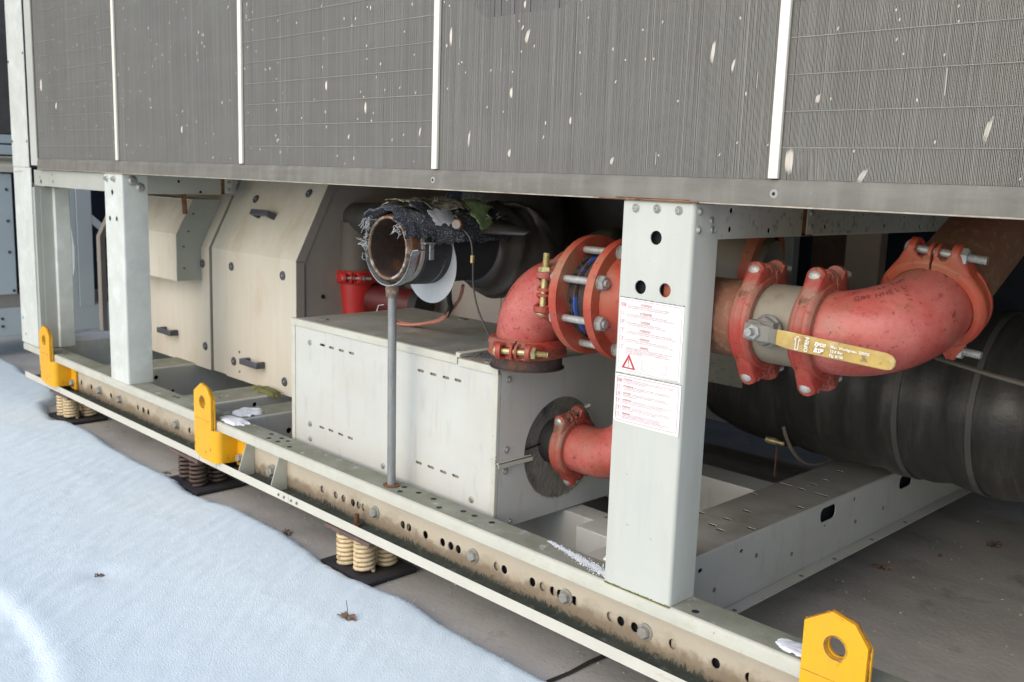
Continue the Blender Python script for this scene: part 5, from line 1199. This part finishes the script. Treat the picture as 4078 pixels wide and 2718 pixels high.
m = MB()
for i in range(700):
    x = random.uniform(-5.2, .3); y = random.choice([random.uniform(.02, .5), random.uniform(.0, 2.2)]); q = random.uniform(.0008, .0032)
    m.obox((x, y, q*.4), (V((1, random.uniform(-1, 1), .2)).normalized(), V((-random.random(), 1, .1)).normalized(), Z_), q, q*.7, q*.5)
m.use(M_lip)
for i in range(40):
    x = random.uniform(-1.3, .3); y = random.uniform(.2, 2.0); q = random.uniform(.0012, .004)
    m.obox((x, y, q*.4), (V((1, random.uniform(-1, 1), .2)).normalized(), V((-random.random(), 1, .1)).normalized(), Z_), q, q*.6, q*.3)
tag(m.build('grit', M_plate, None, smooth=False), 'fine grit and paint flakes scattered on the paving under the machine', 'grit', kind='stuff')
# ================================================================== SNOW PATCHES, MOSS, LEAVES
def blob(name, label, cx, cy, z, rx, ry, h, mt, sd_, cat, thr=-.15, group=None, kind=None, n=30, tilt=0):
    m = MB(); vs = []; idx = {}
    for i in range(n+1):
        for j in range(n+1):
            u = 2*i/n-1; v = 2*j/n-1; q = 1-(u*u+v*v)+.55*noise.noise(V((u*2+sd_, v*2, sd_)))+.07*noise.noise(V((u*6+sd_, v*6, sd_)))
            vs.append((cx+u*rx+v*tilt*rx, cy+v*ry, z+h*(math.sqrt(max(0, min(1, q*1.5))) if q > 0 else -.3)*(1+.30*noise.noise(V((u*2, v*2, sd_)))+.04*noise.noise(V((u*9, v*9, sd_))))))
    s_ = n+1; m.add(vs, [(i*s_+j, (i+1)*s_+j, (i+1)*s_+j+1, i*s_+j+1) for i in range(n) for j in range(n)])
    m.f = [f for f in m.f if max(m.v[k].z for k in f) > z-h*.02]; m.m = m.m[:len(m.f)]
    return tag(m.build(name, mt, None, ang=180, loc=(cx, cy, z)), label, cat, group)
SG = 'snow patches left on the steel frame'
blob('snow_patch', 'long snow heap on the far left end beam', -5.28, .36, .331, .045, .22, .028, M_snowd, 1, 'snow', group=SG)
blob('snow_patch', 'snow cushion on the rail beside the middle yellow lug', -3.235, .052, .331, .085, .036, .010, M_snowd, 4, 'snow', group=SG)
blob('snow_patch', 'rounded snow cushion on the cross member behind the middle lug', -3.33, .165, .3275, .055, .06, .012, M_snowd, 6, 'snow', group=SG)
blob('snow_patch', 'small snow crumb behind the narrow left post', -4.30, .13, .331, .04, .035, .012, M_snowd, 9, 'snow', group=SG)
m = MB()
for i in range(1500):
    u = random.random(); x = -1.64+.255*u; y = .085-.055*u+random.gauss(0, .003+.008*u); q = random.uniform(.0005, .0010+.0011*u)
    if not .012 < y < .09: continue
    m.obox((x, y, .3305+q*.4), (V((1, random.uniform(-1, 1), 0)).normalized(), V((-random.random(), 1, .4)).normalized(), Z_), q, q*.8, q*.7)
tag(m.build('snow_patch', M_snowd, None, loc=(-1.5, .06, .33), smooth=False), 'thin frosty snow streak on the rail top, left of the foreground post', 'snow', SG)
blob('snow_patch', 'snow pocket behind the rail touching the foreground post', -1.43, .115, .3305, .045, .018, .006, M_snowd, 15, 'snow', group=SG)
blob('snow_patch', 'icy snow dab on the rail top left of the largest lug', -.90, .045, .3305, .045, .028, .006, M_snowd, 18, 'snow', group=SG)
blob('snow_patch', 'snow lying on the paving behind the largest yellow lug', -.62, .27, .001, .22, .12, .012, M_snowd, 21, 'snow', group=SG)
blob('moss_patch', 'mossy debris on the cross member at the foot of the cream cabinet', -3.60, .40, .331, .10, .035, .014, M_moss_shadow, 25, 'moss')
def leaf(label, x, y, z, s, rot, stem=True, lean=0):
    m = MB(); pts = []; n = 28
    for i in range(n):
        a = 2*pi*i/n; r_ = s*(.55+.30*abs(cos(a*2.5))+.10*sin(a*7)); pts.append((r_*cos(a)*1.1, r_*sin(a)*.62))
    c_, s_ = cos(rot), sin(rot); vs = [(x, y, z+.006+lean*.3)]
    for i, (u, v) in enumerate(pts):
        h = .010*abs(sin(i*.8))+.006*noise.noise(V((i*.6, x, y)))+lean*v/s
        vs.append((x+u*c_-v*s_, y+u*s_+v*c_, z+max(.001, h)))
    m.add(vs, [(0, 1+i, 1+(i+1) % n) for i in range(n)])
    m.add([(v[0], v[1], v[2]-.0012) for v in vs], [(0, 1+(i+1) % n, 1+i) for i in range(n)])
    if stem: m.tube([(x, y, z+.005), (x+.002, y, z+.025), (x-.001, y-.002, z+.052)], .0012, 5)
    tag(m.build('dry_leaf', M_leaf, None, loc=(x, y, z), smooth=False, recalc=False), label, 'leaf', 'fallen dry leaves')
leaf('curled oak leaf with upright stem on the snow near the spring mount', -2.105, -.225, .042, .034, .2, True)
leaf('small brown leaf half sunk in the snow at the left edge', -2.83, -.62, .032, .016, .9, False)
leaf('dark leaf on the paving under the black barrel, nearer the cross member', -1.319, 1.402, .001, .040, .3, False)
leaf('crumpled leaf on the paving near the right edge under the black barrel', -1.143, 1.940, .001, .042, 1.3, False)
leaf('small pale chip of leaf on the paving between two dark leaves', -1.231, 1.671, .001, .012, 2.0, False)
leaf('wet leaf on the paving at the snow edge, left of the spring mount', -2.86, .045, .001, .030, 2.6, False)
leaf('orange leaf stuck beside the dark rusty spring mount', -3.70, .0, .02, .022, .4, False)
